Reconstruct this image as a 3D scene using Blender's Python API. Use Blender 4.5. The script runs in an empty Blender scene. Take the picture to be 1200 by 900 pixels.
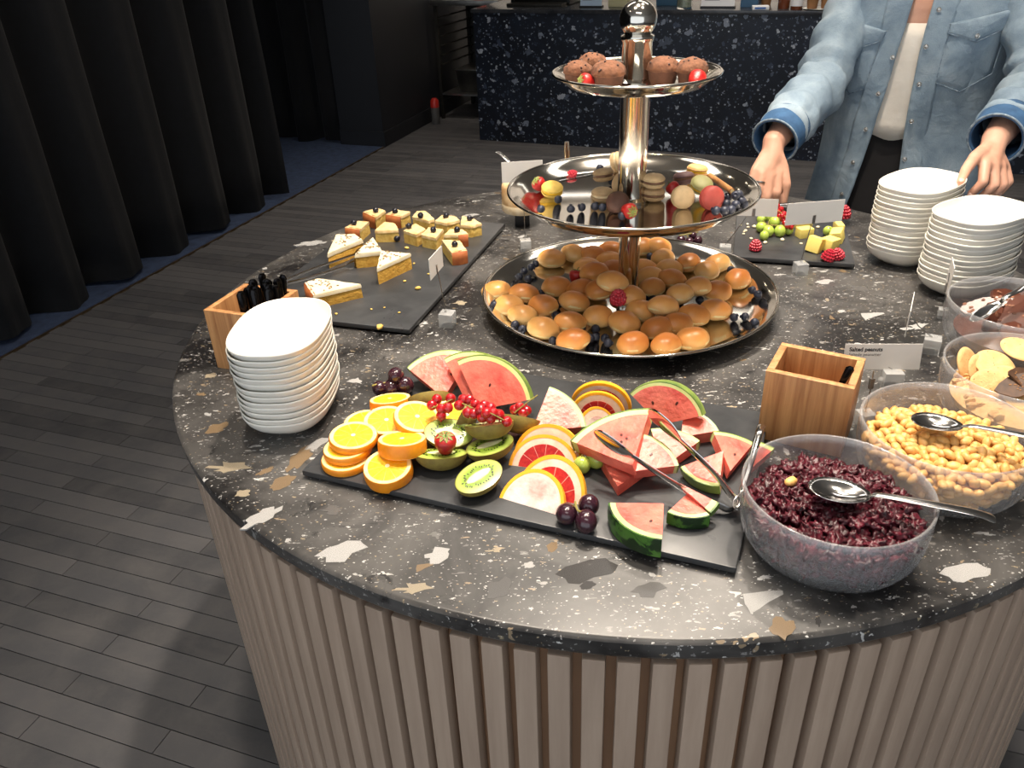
import bpy, bmesh, math, random
from mathutils import Vector, Matrix, noise

# ------------------------------------------------------------------ camera, world, lamps, exposure
scene = bpy.context.scene
COL = scene.collection
PI = math.pi
TZ = 0.90                       # height of the tabletop
F_PX = 953.43                   # focal length in pixels of a 1200x900 frame
PITCH, ROLL = math.radians(30.395), math.radians(-2.361)
CAM = Vector((-0.1976, -1.2754, 1.5062))

cam_data = bpy.data.cameras.new('camera')
cam_data.sensor_fit = 'HORIZONTAL'
cam_data.sensor_width = 36.0
cam_data.lens = F_PX / 1200.0 * 36.0
cam_data.clip_start = 0.02
camera = bpy.data.objects.new('camera', cam_data)
COL.objects.link(camera)
_fw = Vector((0, math.cos(PITCH), -math.sin(PITCH)))
_up0 = Vector((0, math.sin(PITCH), math.cos(PITCH)))
_rt0 = Vector((1, 0, 0))
_rt = math.cos(ROLL) * _rt0 + math.sin(ROLL) * _up0
_up = -math.sin(ROLL) * _rt0 + math.cos(ROLL) * _up0
camera.matrix_world = Matrix(((_rt.x, _up.x, -_fw.x, CAM.x), (_rt.y, _up.y, -_fw.y, CAM.y),
                              (_rt.z, _up.z, -_fw.z, CAM.z), (0, 0, 0, 1)))
scene.camera = camera

world = bpy.data.worlds.new('world')
scene.world = world
world.use_nodes = True
bg = world.node_tree.nodes['Background']
bg.inputs[0].default_value = (0.86, 0.93, 1.0, 1)
bg.inputs[1].default_value = 1.15

scene.view_settings.view_transform = 'Standard'
scene.view_settings.look = 'None'
scene.view_settings.gamma = 1.0
scene.view_settings.exposure = 0.45
scene.view_settings.use_curve_mapping = False

# ceiling spot lamps: (x, y, watts, cone degrees, tilt towards the back wall); each becomes a lamp fixture further down
CEIL = 2.95
SPOTS = [(-0.05, 0.05, 29, 62, 0), (0.45, -0.35, 14, 66, 0), (-0.5, -0.3, 14, 66, 0), (0.50, 0.35, 16, 80, 0),
         (-1.7, -0.3, 2, 95, 0), (-1.0, 2.2, 8, 90, 0), (1.2, 3.2, 24, 90, 0), (-0.5, 4.9, 40, 110, 62), (1.2, 4.3, 40, 110, 62), (2.7, 3.7, 40, 110, 62), (-0.6, 3.9, 10, 80, 0)]  # tilted spots are added to brighten the back wall mirrored in the trays

FILL_PANELS = [(-0.75, 1.35, 3.4), (0.75, 1.25, 3.4), (-0.2, -1.7, 6.0), (0.6, 4.9, 2.5), (2.4, 4.2, 2.5)]      # luminous panels added for soft fill, table sheen and reflections in the silver

# ------------------------------------------------------------------ placing helpers
def _ray(x, y):
    return (_fw + _rt * ((x - 600.0) / F_PX) - _up * ((y - 450.0) / F_PX))

def P(x, y, z=0.0):
    """photo pixel -> point at height z above the tabletop"""
    d = _ray(x, y)
    return CAM + d * ((TZ + z - CAM.z) / d.z)

def PY(x, y, Y):
    d = _ray(x, y)
    return CAM + d * ((Y - CAM.y) / d.y)

RA = math.radians(20.5)         # the room's own axes: u along the bar, v towards it
RU, RV = Vector((math.cos(RA), -math.sin(RA), 0)), Vector((math.sin(RA), math.cos(RA), 0))
def RM(u, v, z=0.0):
    return RU * u + RV * v + Vector((0, 0, z))

def frame(loc, n, x):
    """matrix with Z along n, X as near x as possible"""
    n = Vector(n).normalized(); x = Vector(x)
    x = (x - n * x.dot(n)).normalized(); y = n.cross(x)
    return Matrix(((x.x, y.x, n.x, loc[0]), (x.y, y.y, n.y, loc[1]), (x.z, y.z, n.z, loc[2]), (0, 0, 0, 1)))

def rotz(loc, a, s=1.0):
    return Matrix.Translation(Vector(loc)) @ Matrix.Rotation(a, 4, 'Z') @ Matrix.Diagonal((s, s, s, 1))

# ------------------------------------------------------------------ object helpers
def link(name, data, parent=None, M=None):
    o = bpy.data.objects.new(name, data)
    COL.objects.link(o)
    if parent is not None:
        o.parent = parent
    if M is not None:
        o.matrix_local = M
    return o

def tag(o, label, cat, group=None, kind=None):
    if label: o['label'] = label
    if cat: o['category'] = cat
    if group: o['group'] = group
    if kind: o['kind'] = kind
    return o

def thing(name, label, cat, M=None, group=None):
    o = link(name, None, None, M)
    o.empty_display_size = 0.03
    return tag(o, label, cat, group)

def struct(name, me, M=None, label=None):
    o = link(name, me, None, M)
    o['kind'] = 'structure'
    if label: o['label'] = label
    return o

def copy_tree(o, M, label=None, parent=None):
    c = o.copy(); COL.objects.link(c); c.parent = parent
    if M is not None: c.matrix_local = M
    if label: c['label'] = label
    for ch in o.children:
        copy_tree(ch, None, None, c)
    return c

def mesh(name, V, F, mat, smooth=True, angle=40):
    me = bpy.data.meshes.new(name)
    me.from_pydata([tuple(v) for v in V], [], F)
    me.validate(clean_customdata=False)
    if mat is not None: me.materials.append(mat)
    if smooth:
        me.polygons.foreach_set('use_smooth', [True] * len(me.polygons))
        if angle < 180:
            try: me.set_sharp_from_angle(angle=math.radians(angle))
            except Exception: pass
    me.update()
    return me

class MB:
    """collects shapes into one mesh"""
    def __init__(s): s.V, s.F = [], []
    def add(s, V, F, M=None):
        k = len(s.V)
        s.V += [(M @ Vector(v)) if M is not None else Vector(v) for v in V]
        s.F += [tuple(i + k for i in f) for f in F]
        return s
    def box(s, a, b, M=None, bev=0.0):
        x0, y0, z0 = a; x1, y1, z1 = b
        if bev <= 0:
            V = [(x0,y0,z0),(x1,y0,z0),(x1,y1,z0),(x0,y1,z0),(x0,y0,z1),(x1,y0,z1),(x1,y1,z1),(x0,y1,z1)]
            return s.add(V, [(0,3,2,1),(4,5,6,7),(0,1,5,4),(1,2,6,5),(2,3,7,6),(3,0,4,7)], M)
        bm = bmesh.new(); bmesh.ops.create_cube(bm, size=1.0)
        bmesh.ops.scale(bm, vec=(x1-x0, y1-y0, z1-z0), verts=bm.verts)
        bmesh.ops.translate(bm, vec=((x0+x1)/2, (y0+y1)/2, (z0+z1)/2), verts=bm.verts)
        bmesh.ops.bevel(bm, geom=bm.edges[:], offset=bev, segments=2, affect='EDGES', profile=0.6)
        bm.verts.index_update()
        V = [v.co.copy() for v in bm.verts]; F = [tuple(v.index for v in f.verts) for f in bm.faces]
        bm.free()
        return s.add(V, F, M)
    def lathe(s, prof, n=32, M=None, closed=False):
        V, F = [], []
        m = len(prof)
        for k in range(n):
            a = 2 * PI * k / n; c, q = math.cos(a), math.sin(a)
            V += [(r * c, r * q, z) for r, z in prof]
        rng = m if closed else m - 1
        for k in range(n):
            k2 = (k + 1) % n
            for j in range(rng):
                j2 = (j + 1) % m
                F.append((k*m + j, k2*m + j, k2*m + j2, k*m + j2))
        return s.add(V, F, M)
    def tube(s, pts, rad, n=10, M=None, cap=True, flat=1.0, side=None):
        """sweep a circle (or flattened ellipse) along points"""
        pts = [Vector(p) for p in pts]
        if not hasattr(rad, '__len__'): rad = [rad] * len(pts)
        V, F = [], []
        ref = Vector(side) if side is not None else None
        u = None
        for i, p in enumerate(pts):
            t = (pts[min(i+1, len(pts)-1)] - pts[max(i-1, 0)]).normalized()
            if ref is not None:
                u = (ref - t * ref.dot(t)).normalized()
            elif u is None:
                a = Vector((0, 0, 1)) if abs(t.z) < 0.9 else Vector((1, 0, 0))
                u = (a - t * a.dot(t)).normalized()
            else:
                u = (u - t * u.dot(t)).normalized()
            w = t.cross(u)
            for k in range(n):
                a = 2 * PI * k / n
                V.append(p + (u * math.cos(a) + w * math.sin(a) * flat) * rad[i])
        for i in range(len(pts) - 1):
            for k in range(n):
                k2 = (k + 1) % n
                F.append((i*n + k, i*n + k2, (i+1)*n + k2, (i+1)*n + k))
        if cap:
            F.append(tuple(range(n - 1, -1, -1)))
            F.append(tuple((len(pts)-1)*n + k for k in range(n)))
        return s.add(V, F, M)
    def prism(s, poly, z0, z1, M=None):
        n = len(poly)
        V = [(x, y, z0) for x, y in poly] + [(x, y, z1) for x, y in poly]
        F = [tuple(range(n - 1, -1, -1)), tuple(range(n, 2*n))] + [(k, (k+1) % n, n + (k+1) % n, n + k) for k in range(n)]
        return s.add(V, F, M)
    def ball(s, r=1.0, sub=2, M=None, fn=None):
        bm = bmesh.new(); bmesh.ops.create_icosphere(bm, subdivisions=sub, radius=r)
        bm.verts.index_update()
        V = [v.co.copy() for v in bm.verts]; F = [tuple(v.index for v in f.verts) for f in bm.faces]
        bm.free()
        if fn: V = [fn(v) for v in V]
        return s.add(V, F, M)
    def mesh(s, name, mat, smooth=True, angle=40):
        return mesh(name, s.V, s.F, mat, smooth, angle)

def smooth_path(pts, k=4):
    """Catmull-Rom through points"""
    pts = [Vector(p) for p in pts]
    out = []
    for i in range(len(pts) - 1):
        p0, p1, p2, p3 = pts[max(i-1, 0)], pts[i], pts[i+1], pts[min(i+2, len(pts)-1)]
        for j in range(k):
            t = j / k
            out.append(0.5 * ((2*p1) + (-p0+p2)*t + (2*p0-5*p1+4*p2-p3)*t*t + (-p0+3*p1-3*p2+p3)*t**3))
    out.append(pts[-1])
    return out

# ------------------------------------------------------------------ materials
def srgb(r, g, b):
    f = lambda c: (c/255/12.92) if c/255 <= 0.04045 else ((c/255 + 0.055)/1.055)**2.4
    return (f(r), f(g), f(b), 1.0)

class NT:
    def __init__(s, name):
        s.m = bpy.data.materials.new(name); s.m.use_nodes = True
        s.t = s.m.node_tree; s.n = s.t.nodes
        s.b = s.n['Principled BSDF']
    def node(s, kind, **kw):
        n = s.n.new(kind)
        for k, v in kw.items(): setattr(n, k, v)
        return n
    def set(s, n, **kw):
        for k, v in kw.items(): n.inputs[k].default_value = v
        return n
    def link(s, a, b): s.t.links.new(a, b)
    def math(s, op, a, b=None, c=None, clamp=False):
        n = s.node('ShaderNodeMath', operation=op, use_clamp=clamp)
        for i, v in enumerate((a, b, c)):
            if v is None: continue
            if isinstance(v, (int, float)): n.inputs[i].default_value = v
            else: s.link(v, n.inputs[i])
        return n.outputs[0]
    def mix(s, fac, a, b):
        n = s.node('ShaderNodeMix', data_type='RGBA')
        for sock, v in ((n.inputs[0], fac), (n.inputs[6], a), (n.inputs[7], b)):
            if isinstance(v, (int, float)): sock.default_value = v
            elif isinstance(v, (tuple, list)): sock.default_value = v
            else: s.link(v, sock)
        return n.outputs[2]
    def coord(s, which='Object'):
        return s.node('ShaderNodeTexCoord').outputs[which]
    def geo(s, which='Position'):
        return s.node('ShaderNodeNewGeometry').outputs[which]
    def noise(s, vec, scale, detail=3, rough=0.55, dist=0.0):
        n = s.node('ShaderNodeTexNoise')
        s.set(n, Scale=scale, Detail=detail, Roughness=rough, Distortion=dist)
        if vec is not None: s.link(vec, n.inputs['Vector'])
        return n
    def ramp(s, fac, stops, interp='LINEAR'):
        n = s.node('ShaderNodeValToRGB'); n.color_ramp.interpolation = interp
        e = n.color_ramp.elements
        while len(e) < len(stops): e.new(0.5)
        for i, (p, c) in enumerate(stops):
            e[i].position = p; e[i].color = c if len(c) == 4 else (*c, 1)
        s.link(fac, n.inputs[0])
        return n.outputs[0]
    def bump(s, h, strength=0.3, dist=0.002):
        n = s.node('ShaderNodeBump'); s.set(n, Strength=strength, Distance=dist)
        s.link(h, n.inputs['Height']); s.link(n.outputs[0], s.b.inputs['Normal'])
    def base(s, col, rough=0.5, metal=0.0, **kw):
        b = s.b
        if isinstance(col, tuple): b.inputs['Base Color'].default_value = col
        else: s.link(col, b.inputs['Base Color'])
        b.inputs['Roughness'].default_value = rough; b.inputs['Metallic'].default_value = metal
        for k, v in kw.items(): b.inputs[k.replace('_', ' ')].default_value = v
        return s.m

MATS = {}
def M_(name, col, rough=0.5, metal=0.0, col2=None, scale=40.0, bump=0.0, bscale=None, bdist=0.001, rnd=0.0, stops=(0.35, 0.68), **kw):
    """plain or two-tone noise material with optional fine relief and per-object tint"""
    if name in MATS: return MATS[name]
    t = NT(name)
    c = col
    if col2 is not None or bump or rnd:
        v = t.coord('Object')
        if col2 is not None:
            c = t.ramp(t.noise(v, scale, 4).outputs[0], [(stops[0], col), (stops[1], col2)])
        if rnd:
            oi = t.node('ShaderNodeObjectInfo')
            hs = t.node('ShaderNodeHueSaturation')
            t.link(t.math('MULTIPLY_ADD', oi.outputs['Random'], rnd, 1 - rnd/2), hs.inputs['Value'])
            if isinstance(c, tuple): hs.inputs['Color'].default_value = c
            else: t.link(c, hs.inputs['Color'])
            c = hs.outputs[0]
        if bump:
            t.bump(t.noise(v, bscale or scale*2, 4).outputs[0], bump, bdist)
    t.base(c, rough, metal, **kw)
    MATS[name] = t.m
    return t.m

# ------------------------------------------------------------------ surface materials
def terrazzo(name, dark, mid, chips, layers, base_scale=5.0, rough=0.22):
    t = NT(name)
    p = t.geo('Position')
    nz = t.noise(p, base_scale, 6, 0.62, 0.6)
    c = t.ramp(nz.outputs[0], [(0.38, dark), (0.66, mid)])
    vein = t.noise(p, base_scale * 3.2, 5, 0.7, 1.4)
    c = t.mix(t.ramp(vein.outputs[0], [(0.30, (1, 1, 1)), (0.40, (0, 0, 0))]), c, dark)
    for (sc, size, keep, stretch, distort, seed) in layers:
        mp = t.node('ShaderNodeMapping'); mp.inputs['Rotation'].default_value = (0.3 * seed, 0.7 * seed, 1.3 * seed)
        mp.inputs['Location'].default_value = (seed * 3.1, seed * 1.7, seed)
        mp.inputs['Scale'].default_value = (1, stretch, 1)
        t.link(p, mp.inputs[0])
        dn = t.noise(mp.outputs[0], sc * 1.1, 3, 0.6)
        ad = t.node('ShaderNodeVectorMath', operation='MULTIPLY_ADD')
        t.link(dn.outputs['Color'], ad.inputs[0]); ad.inputs[1].default_value = (distort / sc,) * 3
        t.link(mp.outputs[0], ad.inputs[2])
        vo = t.node('ShaderNodeTexVoronoi'); t.set(vo, Scale=sc, Randomness=1.0)
        t.link(ad.outputs[0], vo.inputs['Vector'])
        sp = t.node('ShaderNodeSeparateColor'); t.link(vo.outputs['Color'], sp.inputs[0])
        rad = t.math('MULTIPLY', t.math('MULTIPLY_ADD', sp.outputs[1], 0.8, 0.3), size)
        inside = t.math('LESS_THAN', vo.outputs['Distance'], rad)
        keepit = t.math('GREATER_THAN', sp.outputs[0], keep)
        col = t.ramp(sp.outputs[2], chips, 'CONSTANT')
        tone = t.noise(p, sc * 2, 3)
        col = t.mix(t.math('MULTIPLY', tone.outputs[0], 0.7), col, mid)
        c = t.mix(t.math('MULTIPLY', inside, keepit), c, col)
    return t.base(c, rough)

CH_TABLE = [(0.0, srgb(150, 148, 146)), (0.3, srgb(205, 203, 200)), (0.52, srgb(110, 108, 106)), (0.70, srgb(160, 138, 108)), (0.80, srgb(232, 230, 226)), (0.92, srgb(176, 158, 126))]
MAT_TERRAZZO = terrazzo('black_terrazzo', srgb(24, 23, 24), srgb(86, 84, 82), CH_TABLE,
    [(22, 0.25, 0.72, 2.1, 2.6, 1), (46, 0.28, 0.70, 2.4, 2.6, 2), (110, 0.30, 0.64, 2.2, 2.0, 3), (240, 0.32, 0.62, 1.6, 1.2, 4)], 6.0, 0.34)
CH_BAR = [(0.0, srgb(88, 98, 116)), (0.35, srgb(140, 150, 168)), (0.55, srgb(62, 72, 92)), (0.8, srgb(180, 188, 202))]
MAT_BAR = terrazzo('navy_terrazzo', srgb(12, 17, 28), srgb(22, 30, 46), CH_BAR,
    [(12, 0.32, 0.42, 0.62, 1.4, 5), (26, 0.36, 0.35, 0.7, 1.4, 6), (55, 0.36, 0.35, 0.8, 1.0, 7)], 4.0, 0.35)

def tile_material():
    t = NT('slate_tile')
    mp = t.node('ShaderNodeMapping'); mp.inputs['Rotation'].default_value = (0, 0, RA)
    t.link(t.geo('Position'), mp.inputs[0])
    sx = t.node('ShaderNodeSeparateXYZ'); t.link(mp.outputs[0], sx.inputs[0])
    row = t.math('FLOOR', t.math('DIVIDE', t.math('SUBTRACT', sx.outputs[1], 0.0341), 0.06075))
    off = t.math('MULTIPLY', t.math('FLOORED_MODULO', row, 2.0), 0.305)
    colm = t.math('FLOOR', t.math('DIVIDE', t.math('ADD', t.math('ADD', sx.outputs[0], 1.775), off), 0.61))
    cv = t.node('ShaderNodeCombineXYZ'); t.link(row, cv.inputs[0]); t.link(colm, cv.inputs[1])
    wn = t.node('ShaderNodeTexWhiteNoise', noise_dimensions='2D'); t.link(cv.outputs[0], wn.inputs['Vector'])
    c = t.ramp(wn.outputs['Value'], [(0.0, srgb(66, 66, 69)), (0.6, srgb(80, 80, 83)), (1.0, srgb(92, 91, 93))])
    st = t.noise(mp.outputs[0], 9, 6, 0.65, 0.4)
    c = t.mix(t.ramp(st.outputs[0], [(0.40, (0, 0, 0)), (0.72, (0.55, 0.55, 0.55))]), c, srgb(104, 101, 100))
    t.bump(t.noise(mp.outputs[0], 60, 5).outputs[0], 0.25, 0.002)
    return t.base(c, 0.55)
MAT_TILE = tile_material()
MAT_GROUT = M_('tile_grout', srgb(96, 92, 88), 0.9, col2=srgb(52, 50, 48), scale=2.2, stops=(0.4, 0.6))
MAT_CURTAIN = M_('navy_velvet', srgb(3, 4, 8), 1.0, col2=srgb(6, 8, 14), scale=30, bump=0.3, bscale=260, Sheen_Weight=0.03)
MAT_CARPET = M_('blue_carpet', srgb(52, 68, 98), 0.95, col2=srgb(38, 50, 76), scale=24, bump=0.6, bscale=300)
MAT_WALL = M_('navy_wall_paint', srgb(13, 15, 22), 0.6, col2=srgb(16, 18, 26), scale=3)
MAT_WALL2 = M_('grey_wall_paint', srgb(176, 173, 170), 0.8, col2=srgb(168, 165, 162), scale=2)
MAT_CEIL = M_('pale_ceiling_paint', srgb(196, 193, 188), 0.85, col2=srgb(188, 185, 180), scale=2)
MAT_STEEL = M_('brushed_steel', srgb(170, 168, 165), 0.32, 1.0, col2=srgb(140, 138, 136), scale=18)
MAT_DARKSTEEL = M_('dull_rack_steel', srgb(62, 60, 56), 0.5, 0.8, col2=srgb(45, 44, 42), scale=12)
MAT_CHROME = M_('polished_silver', srgb(214, 209, 200), 0.10, 1.0, col2=srgb(196, 190, 180), scale=6)
MAT_CUTLERY = M_('polished_cutlery_steel', srgb(205, 203, 200), 0.12, 1.0, col2=srgb(190, 188, 186), scale=30)

# ------------------------------------------------------------------ floor, walls, ceiling
TL, TW, TU0, TV0 = 0.61, 0.06075, -1.775, 0.0341
U0, U1, V0, V1 = -2.70, 4.2, -4.2, 6.4
fl = MB(); fl.box((U0, V0, -0.10), (U1, V1, -0.004))
ROOM = Matrix.Rotation(-RA, 4, 'Z')
floor = struct('floor', fl.mesh('floor', MAT_GROUT, False), ROOM, 'grey plank tile floor with thin pale joints')

def tile_cells():
    r0, r1 = int((V0 - TV0) / TW), int((V1 - TV0) / TW)
    for r in range(r0, r1):
        va, vb = TV0 + r*TW + 0.0012, TV0 + (r+1)*TW - 0.0012
        o = TU0 - (0.305 if r % 2 else 0.0)
        k0 = int((U0 - o) / TL) - 1
        for k in range(k0, int((U1 - o) / TL) + 1):
            ua, ub = o + k*TL + 0.0012, o + (k+1)*TL - 0.0012
            ua, ub = max(ua, U0), min(ub, U1)
            if ub - ua > 0.01: yield ua, ub, va, vb

def in_view(w):
    d = w - CAM
    z = d.dot(_fw)
    if z < 0.1: return None
    return 600 + F_PX * d.dot(_rt) / z, 450 - F_PX * d.dot(_up) / z, z

tmb = MB(); tmb.box((-0.5, -0.5, -0.006), (0.5, 0.5, 0.0))
cand, rest = [], []
for c in tile_cells():
    w = RM((c[0]+c[1])/2, (c[2]+c[3])/2)
    q = in_view(w)
    ok = q is not None and -60 < q[0] < 1260 and 130 < q[1] < 915
    if ok:                     # not under or behind the round table
        if w.xy.length < 0.72 or (300 < q[0] < 1150 and q[1] > 240): ok = False
    (cand if ok else rest).append((q[2] if ok else 0, c))
cand.sort()
rest += cand[300:]; cand = cand[:300]
tile_me = {}
def one_tile(c):
    w = (round(c[1]-c[0], 3), round(c[3]-c[2], 4))
    if w not in tile_me:
        m = MB(); m.box((-w[0]/2, -w[1]/2, -0.006), (w[0]/2, w[1]/2, 0.0))
        tile_me[w] = m.mesh('floor_tile', MAT_TILE, False)
    return tile_me[w]
for _, c in cand:
    link('floor_tile', one_tile(c), floor, Matrix.Translation(((c[0]+c[1])/2, (c[2]+c[3])/2, 0)))
m = MB()
for _, c in rest: m.box((c[0], c[2], -0.006), (c[1], c[3], 0.0))
o = link('tile_field', m.mesh('tile_field', MAT_TILE, False), floor); o['kind'] = 'stuff'

m = MB(); m.box((-5.4, V0, -0.10), (U0 - 0.012, 4.6, 0.004))
struct('floor_carpet', m.mesh('floor_carpet', MAT_CARPET, False), ROOM, 'blue carpet beyond the tiled floor under the curtains')
m = MB(); m.box((U0 - 0.012, V0, -0.05), (U0, 4.17, 0.004))
struct('trim_1', m.mesh('trim', M_('brass_trim', srgb(120, 100, 78), 0.4, 0.8, col2=srgb(90, 78, 62), scale=20), False), ROOM, 'thin metal strip between tile and carpet')
m = MB(); m.box((-3.06, 4.17, 0), (U0, 6.4, CEIL))
struct('wall_column', m.mesh('wall_column', MAT_WALL, False), ROOM, 'dark navy wall end beside the alcove curtain')
m = MB(); m.box((U0, 4.16, 0), (U0 + 0.014, 6.3, 0.11), bev=0.004); m.box((-3.06, 4.156, 0), (U0 + 0.014, 4.17, 0.11))
struct('baseboard_left', m.mesh('baseboard', MAT_WALL, False), ROOM, 'dark navy baseboard along the wall end')
m = MB(); m.box((-5.5, V0, 0), (-5.4, 6.4, CEIL)); struct('wall_left', m.mesh('wall_left', MAT_WALL, False), ROOM, 'dark wall behind the long curtain')
m = MB(); m.box((-5.4, 6.4, 0), (U1, 6.5, CEIL)); struct('wall_back', m.mesh('wall_back', MAT_WALL2, False), ROOM, 'grey wall behind the bar')
m = MB(); m.box((U1, V0, 0), (U1 + 0.1, 6.4, CEIL)); struct('wall_right', m.mesh('wall_right', MAT_WALL2, False), ROOM, 'grey side wall')
m = MB(); m.box((-5.5, V0, CEIL), (U1 + 0.1, 6.5, CEIL + 0.1)); struct('ceiling', m.mesh('ceiling', MAT_CEIL, False), ROOM, 'pale ceiling')

# ceiling lamps (each with its own light)
mb = MB(); mb.lathe([(0.040, 0.0), (0.055, 0.0), (0.055, -0.05), (0.040, -0.05), (0.038, -0.02), (0.0005, -0.02)], 24)
me_can = mb.mesh('housing', M_('lamp_black', srgb(30, 30, 30), 0.4, col2=srgb(36, 36, 36), scale=9))
g = NT('lamp_glow'); g.base((1, .85, .65, 1), 0.5); g.b.inputs['Emission Color'].default_value = (1.0, 0.84, 0.62, 1); g.b.inputs['Emission Strength'].default_value = 60
mb = MB(); mb.lathe([(0.037, -0.03), (0.0005, -0.03)], 24); me_glow = mb.mesh('bulb', g.m)
for i, (x, y, watts, cone, wm) in enumerate(SPOTS):
    l = thing('ceiling_spotlight', 'round black spotlight fixed under the ceiling, tilted ones added to brighten the back wall', 'lamp', Matrix.Translation((x, y, CEIL)), 'ceiling spotlights')
    link('housing', me_can, l); link('bulb', me_glow, l)
    ld = bpy.data.lights.new('spot_light', 'SPOT'); ld.energy = watts * 6; ld.spot_size = math.radians(cone); ld.spot_blend = 0.7
    ld.shadow_soft_size = 0.06; ld.color = (1.0, 0.88, 0.74)
    link('spot_light', ld, l, Matrix.Translation((0, 0, -0.055)) @ Matrix.Rotation(math.radians(wm), 4, RU))

for i, (x, y, e) in enumerate(FILL_PANELS):  # added glowing panels: fill for slats and person, brightness for the silver
    l = thing('added_fill_panel', 'long white luminous fill panel added to the ceiling for its light', 'lamp', rotz((x, y, CEIL), -RA), 'added ceiling fill panels')
    m = MB()
    for a_, b_ in (((-.63, -.21), (.63, -.18)), ((-.63, .18), (.63, .21)), ((-.63, -.18), (-.60, .18)), ((.60, -.18), (.63, .18))): m.box((*a_, -.03), (*b_, 0))
    link('frame', m.mesh('frame', MAT_WALL2, False), l)
    g = NT('fill_panel_glow'); g.base((1, .96, .9, 1), .5); g.b.inputs['Emission Color'].default_value = (1.0, 0.94, 0.86, 1); g.b.inputs['Emission Strength'].default_value = e
    m = MB(); m.box((-.60, -.18, -.018), (.60, .18, -.008)); link('diffuser', m.mesh('diffuser', g.m, False), l)

# ------------------------------------------------------------------ curtains
def curtain(name, label, a, b, lam, amp, seed, z0=0.015, z1=CEIL - 0.02):
    """pleated drape from room point a to b"""
    rnd = random.Random(seed)
    a, b = RM(*a), RM(*b); L = (b - a).length; d = (b - a) / L; n = Vector((d.y, -d.x, 0))
    N = int(L / lam * 14); V, F = [], []
    ph = [0.0]
    for i in range(N):
        ph.append(ph[-1] + L / N / lam * 2 * PI * (0.75 + 0.5 * (0.5 + 0.5 * noise.noise((i * 0.045, seed, 0)))))
    zs = [z0, z0 + 0.25, z0 + 0.7, 1.3, 2.0, z1]
    for i in range(N + 1):
        s = L * i / N
        for j, z in enumerate(zs):
            k = 1.0 - 0.5 * (z / z1)
            off = amp * k * (math.sin(ph[i]) + 0.35 * math.sin(2 * ph[i] + 1.0 + 0.5 * z) + 0.5 * noise.noise((s * 3, z * 0.7, seed)))
            zz = z + (0.012 * math.sin(ph[i] * 0.5 + 1) if j == 0 else 0)
            V.append(a + d * s + n * off + Vector((0, 0, zz)))
    m = len(zs)
    for i in range(N):
        for j in range(m - 1):
            F.append((i*m + j, (i+1)*m + j, (i+1)*m + j + 1, i*m + j + 1))
    me = mesh(name, V, F, MAT_CURTAIN, True, 180)
    o = link(name, me); o.modifiers.new('thickness', 'SOLIDIFY').thickness = 0.006
    return tag(o, label, 'curtain')
curtain('curtain', 'long floor-length navy velvet curtain in deep folds along the carpet edge', (-2.86, -3.9, 0), (-2.80, 2.93, 0), 0.34, 0.075, 3)
curtain('curtain', 'dark curtain hanging at the far end of the blue carpet alcove', (-5.3, 4.22, 0), (-3.02, 4.20, 0), 0.26, 0.045, 8)

# ------------------------------------------------------------------ bar counter at the back
BR = math.radians(23.0)
BAR = Matrix.Translation(RM(-2.07, 4.5, 0)) @ Matrix.Rotation(-BR, 4, 'Z')     # x along the bar face, y away from us
bar = thing('bar_counter', 'long bar counter clad in navy terrazzo with pale chips', 'counter', BAR)
m = MB(); m.box((0, 0, 0), (4.3, 0.03, 0.875)); link('front_panel', m.mesh('front_panel', MAT_BAR, False), bar)
m = MB(); m.box((0, 0.03, 0), (0.03, 0.75, 0.875)); link('end_panel', m.mesh('end_panel', MAT_BAR, False), bar)
m = MB(); m.box((-0.012, -0.012, 0.875), (4.3, 0.78, 0.90), bev=0.003); link('counter_top', m.mesh('counter_top', M_('bar_top_stone', srgb(60, 62, 66), 0.2, col2=srgb(40, 42, 48), scale=14)), bar)
def bp(x, y, z=0.90): return BAR @ Vector((x, y, z))
def barpx(px, y=0.1):
    """x along the bar for a photo column at depth y behind the face, on the counter top"""
    best = min((abs((in_view(bp(k * 0.01, y)) or (9e9,))[0] - px), k * 0.01) for k in range(-70, 420))
    return best[1]
def sign(px0, px1, y, h, label, face, lines, tilt=0.12, name='paper_sign'):
    x0, x1 = barpx(px0, y), barpx(px1, y)
    s = thing(name, label, 'sign', BAR @ Matrix.Translation(((x0+x1)/2, y, 0.90)))
    w = (x1 - x0) / 2
    R_ = Matrix.Rotation(-tilt, 4, 'X')
    m = MB(); m.box((-w, 0, 0.012), (w, 0.004, h)); link('card', m.mesh('card', face, False), s, R_)
    m = MB(); m.box((-w - 0.003, -0.01, 0), (w + 0.003, 0.04, 0.012)); link('foot', m.mesh('foot', M_('black_plastic', srgb(22, 22, 24), 0.4, col2=srgb(28, 28, 30), scale=30)), s)
    m = MB()
    for k in range(lines):
        z = 0.045 + k * 0.016
        m.box((-w*0.8, -0.0008, z), (w*(0.1 + 0.5*((k*37) % 10)/10), -0.0002, z + 0.005))
    if lines: link('print', m.mesh('print', M_('print_grey', srgb(90, 100, 120), 0.7, col2=srgb(110, 118, 136), scale=90), False), s, R_)
    return s
PAPER = M_('white_paper', srgb(226, 228, 232), 0.7, col2=srgb(218, 220, 226), scale=8)
sign(680, 705, 0.10, 0.14, 'pale blue-white paper sign on the bar beside a yellowish box', M_('bluish_paper', srgb(176, 198, 222), 0.6, col2=srgb(166, 190, 216), scale=9), 3)
sign(822, 860, 0.10, 0.20, 'white printed sign in a black foot on the bar beside a glass jar', PAPER, 5)

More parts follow.
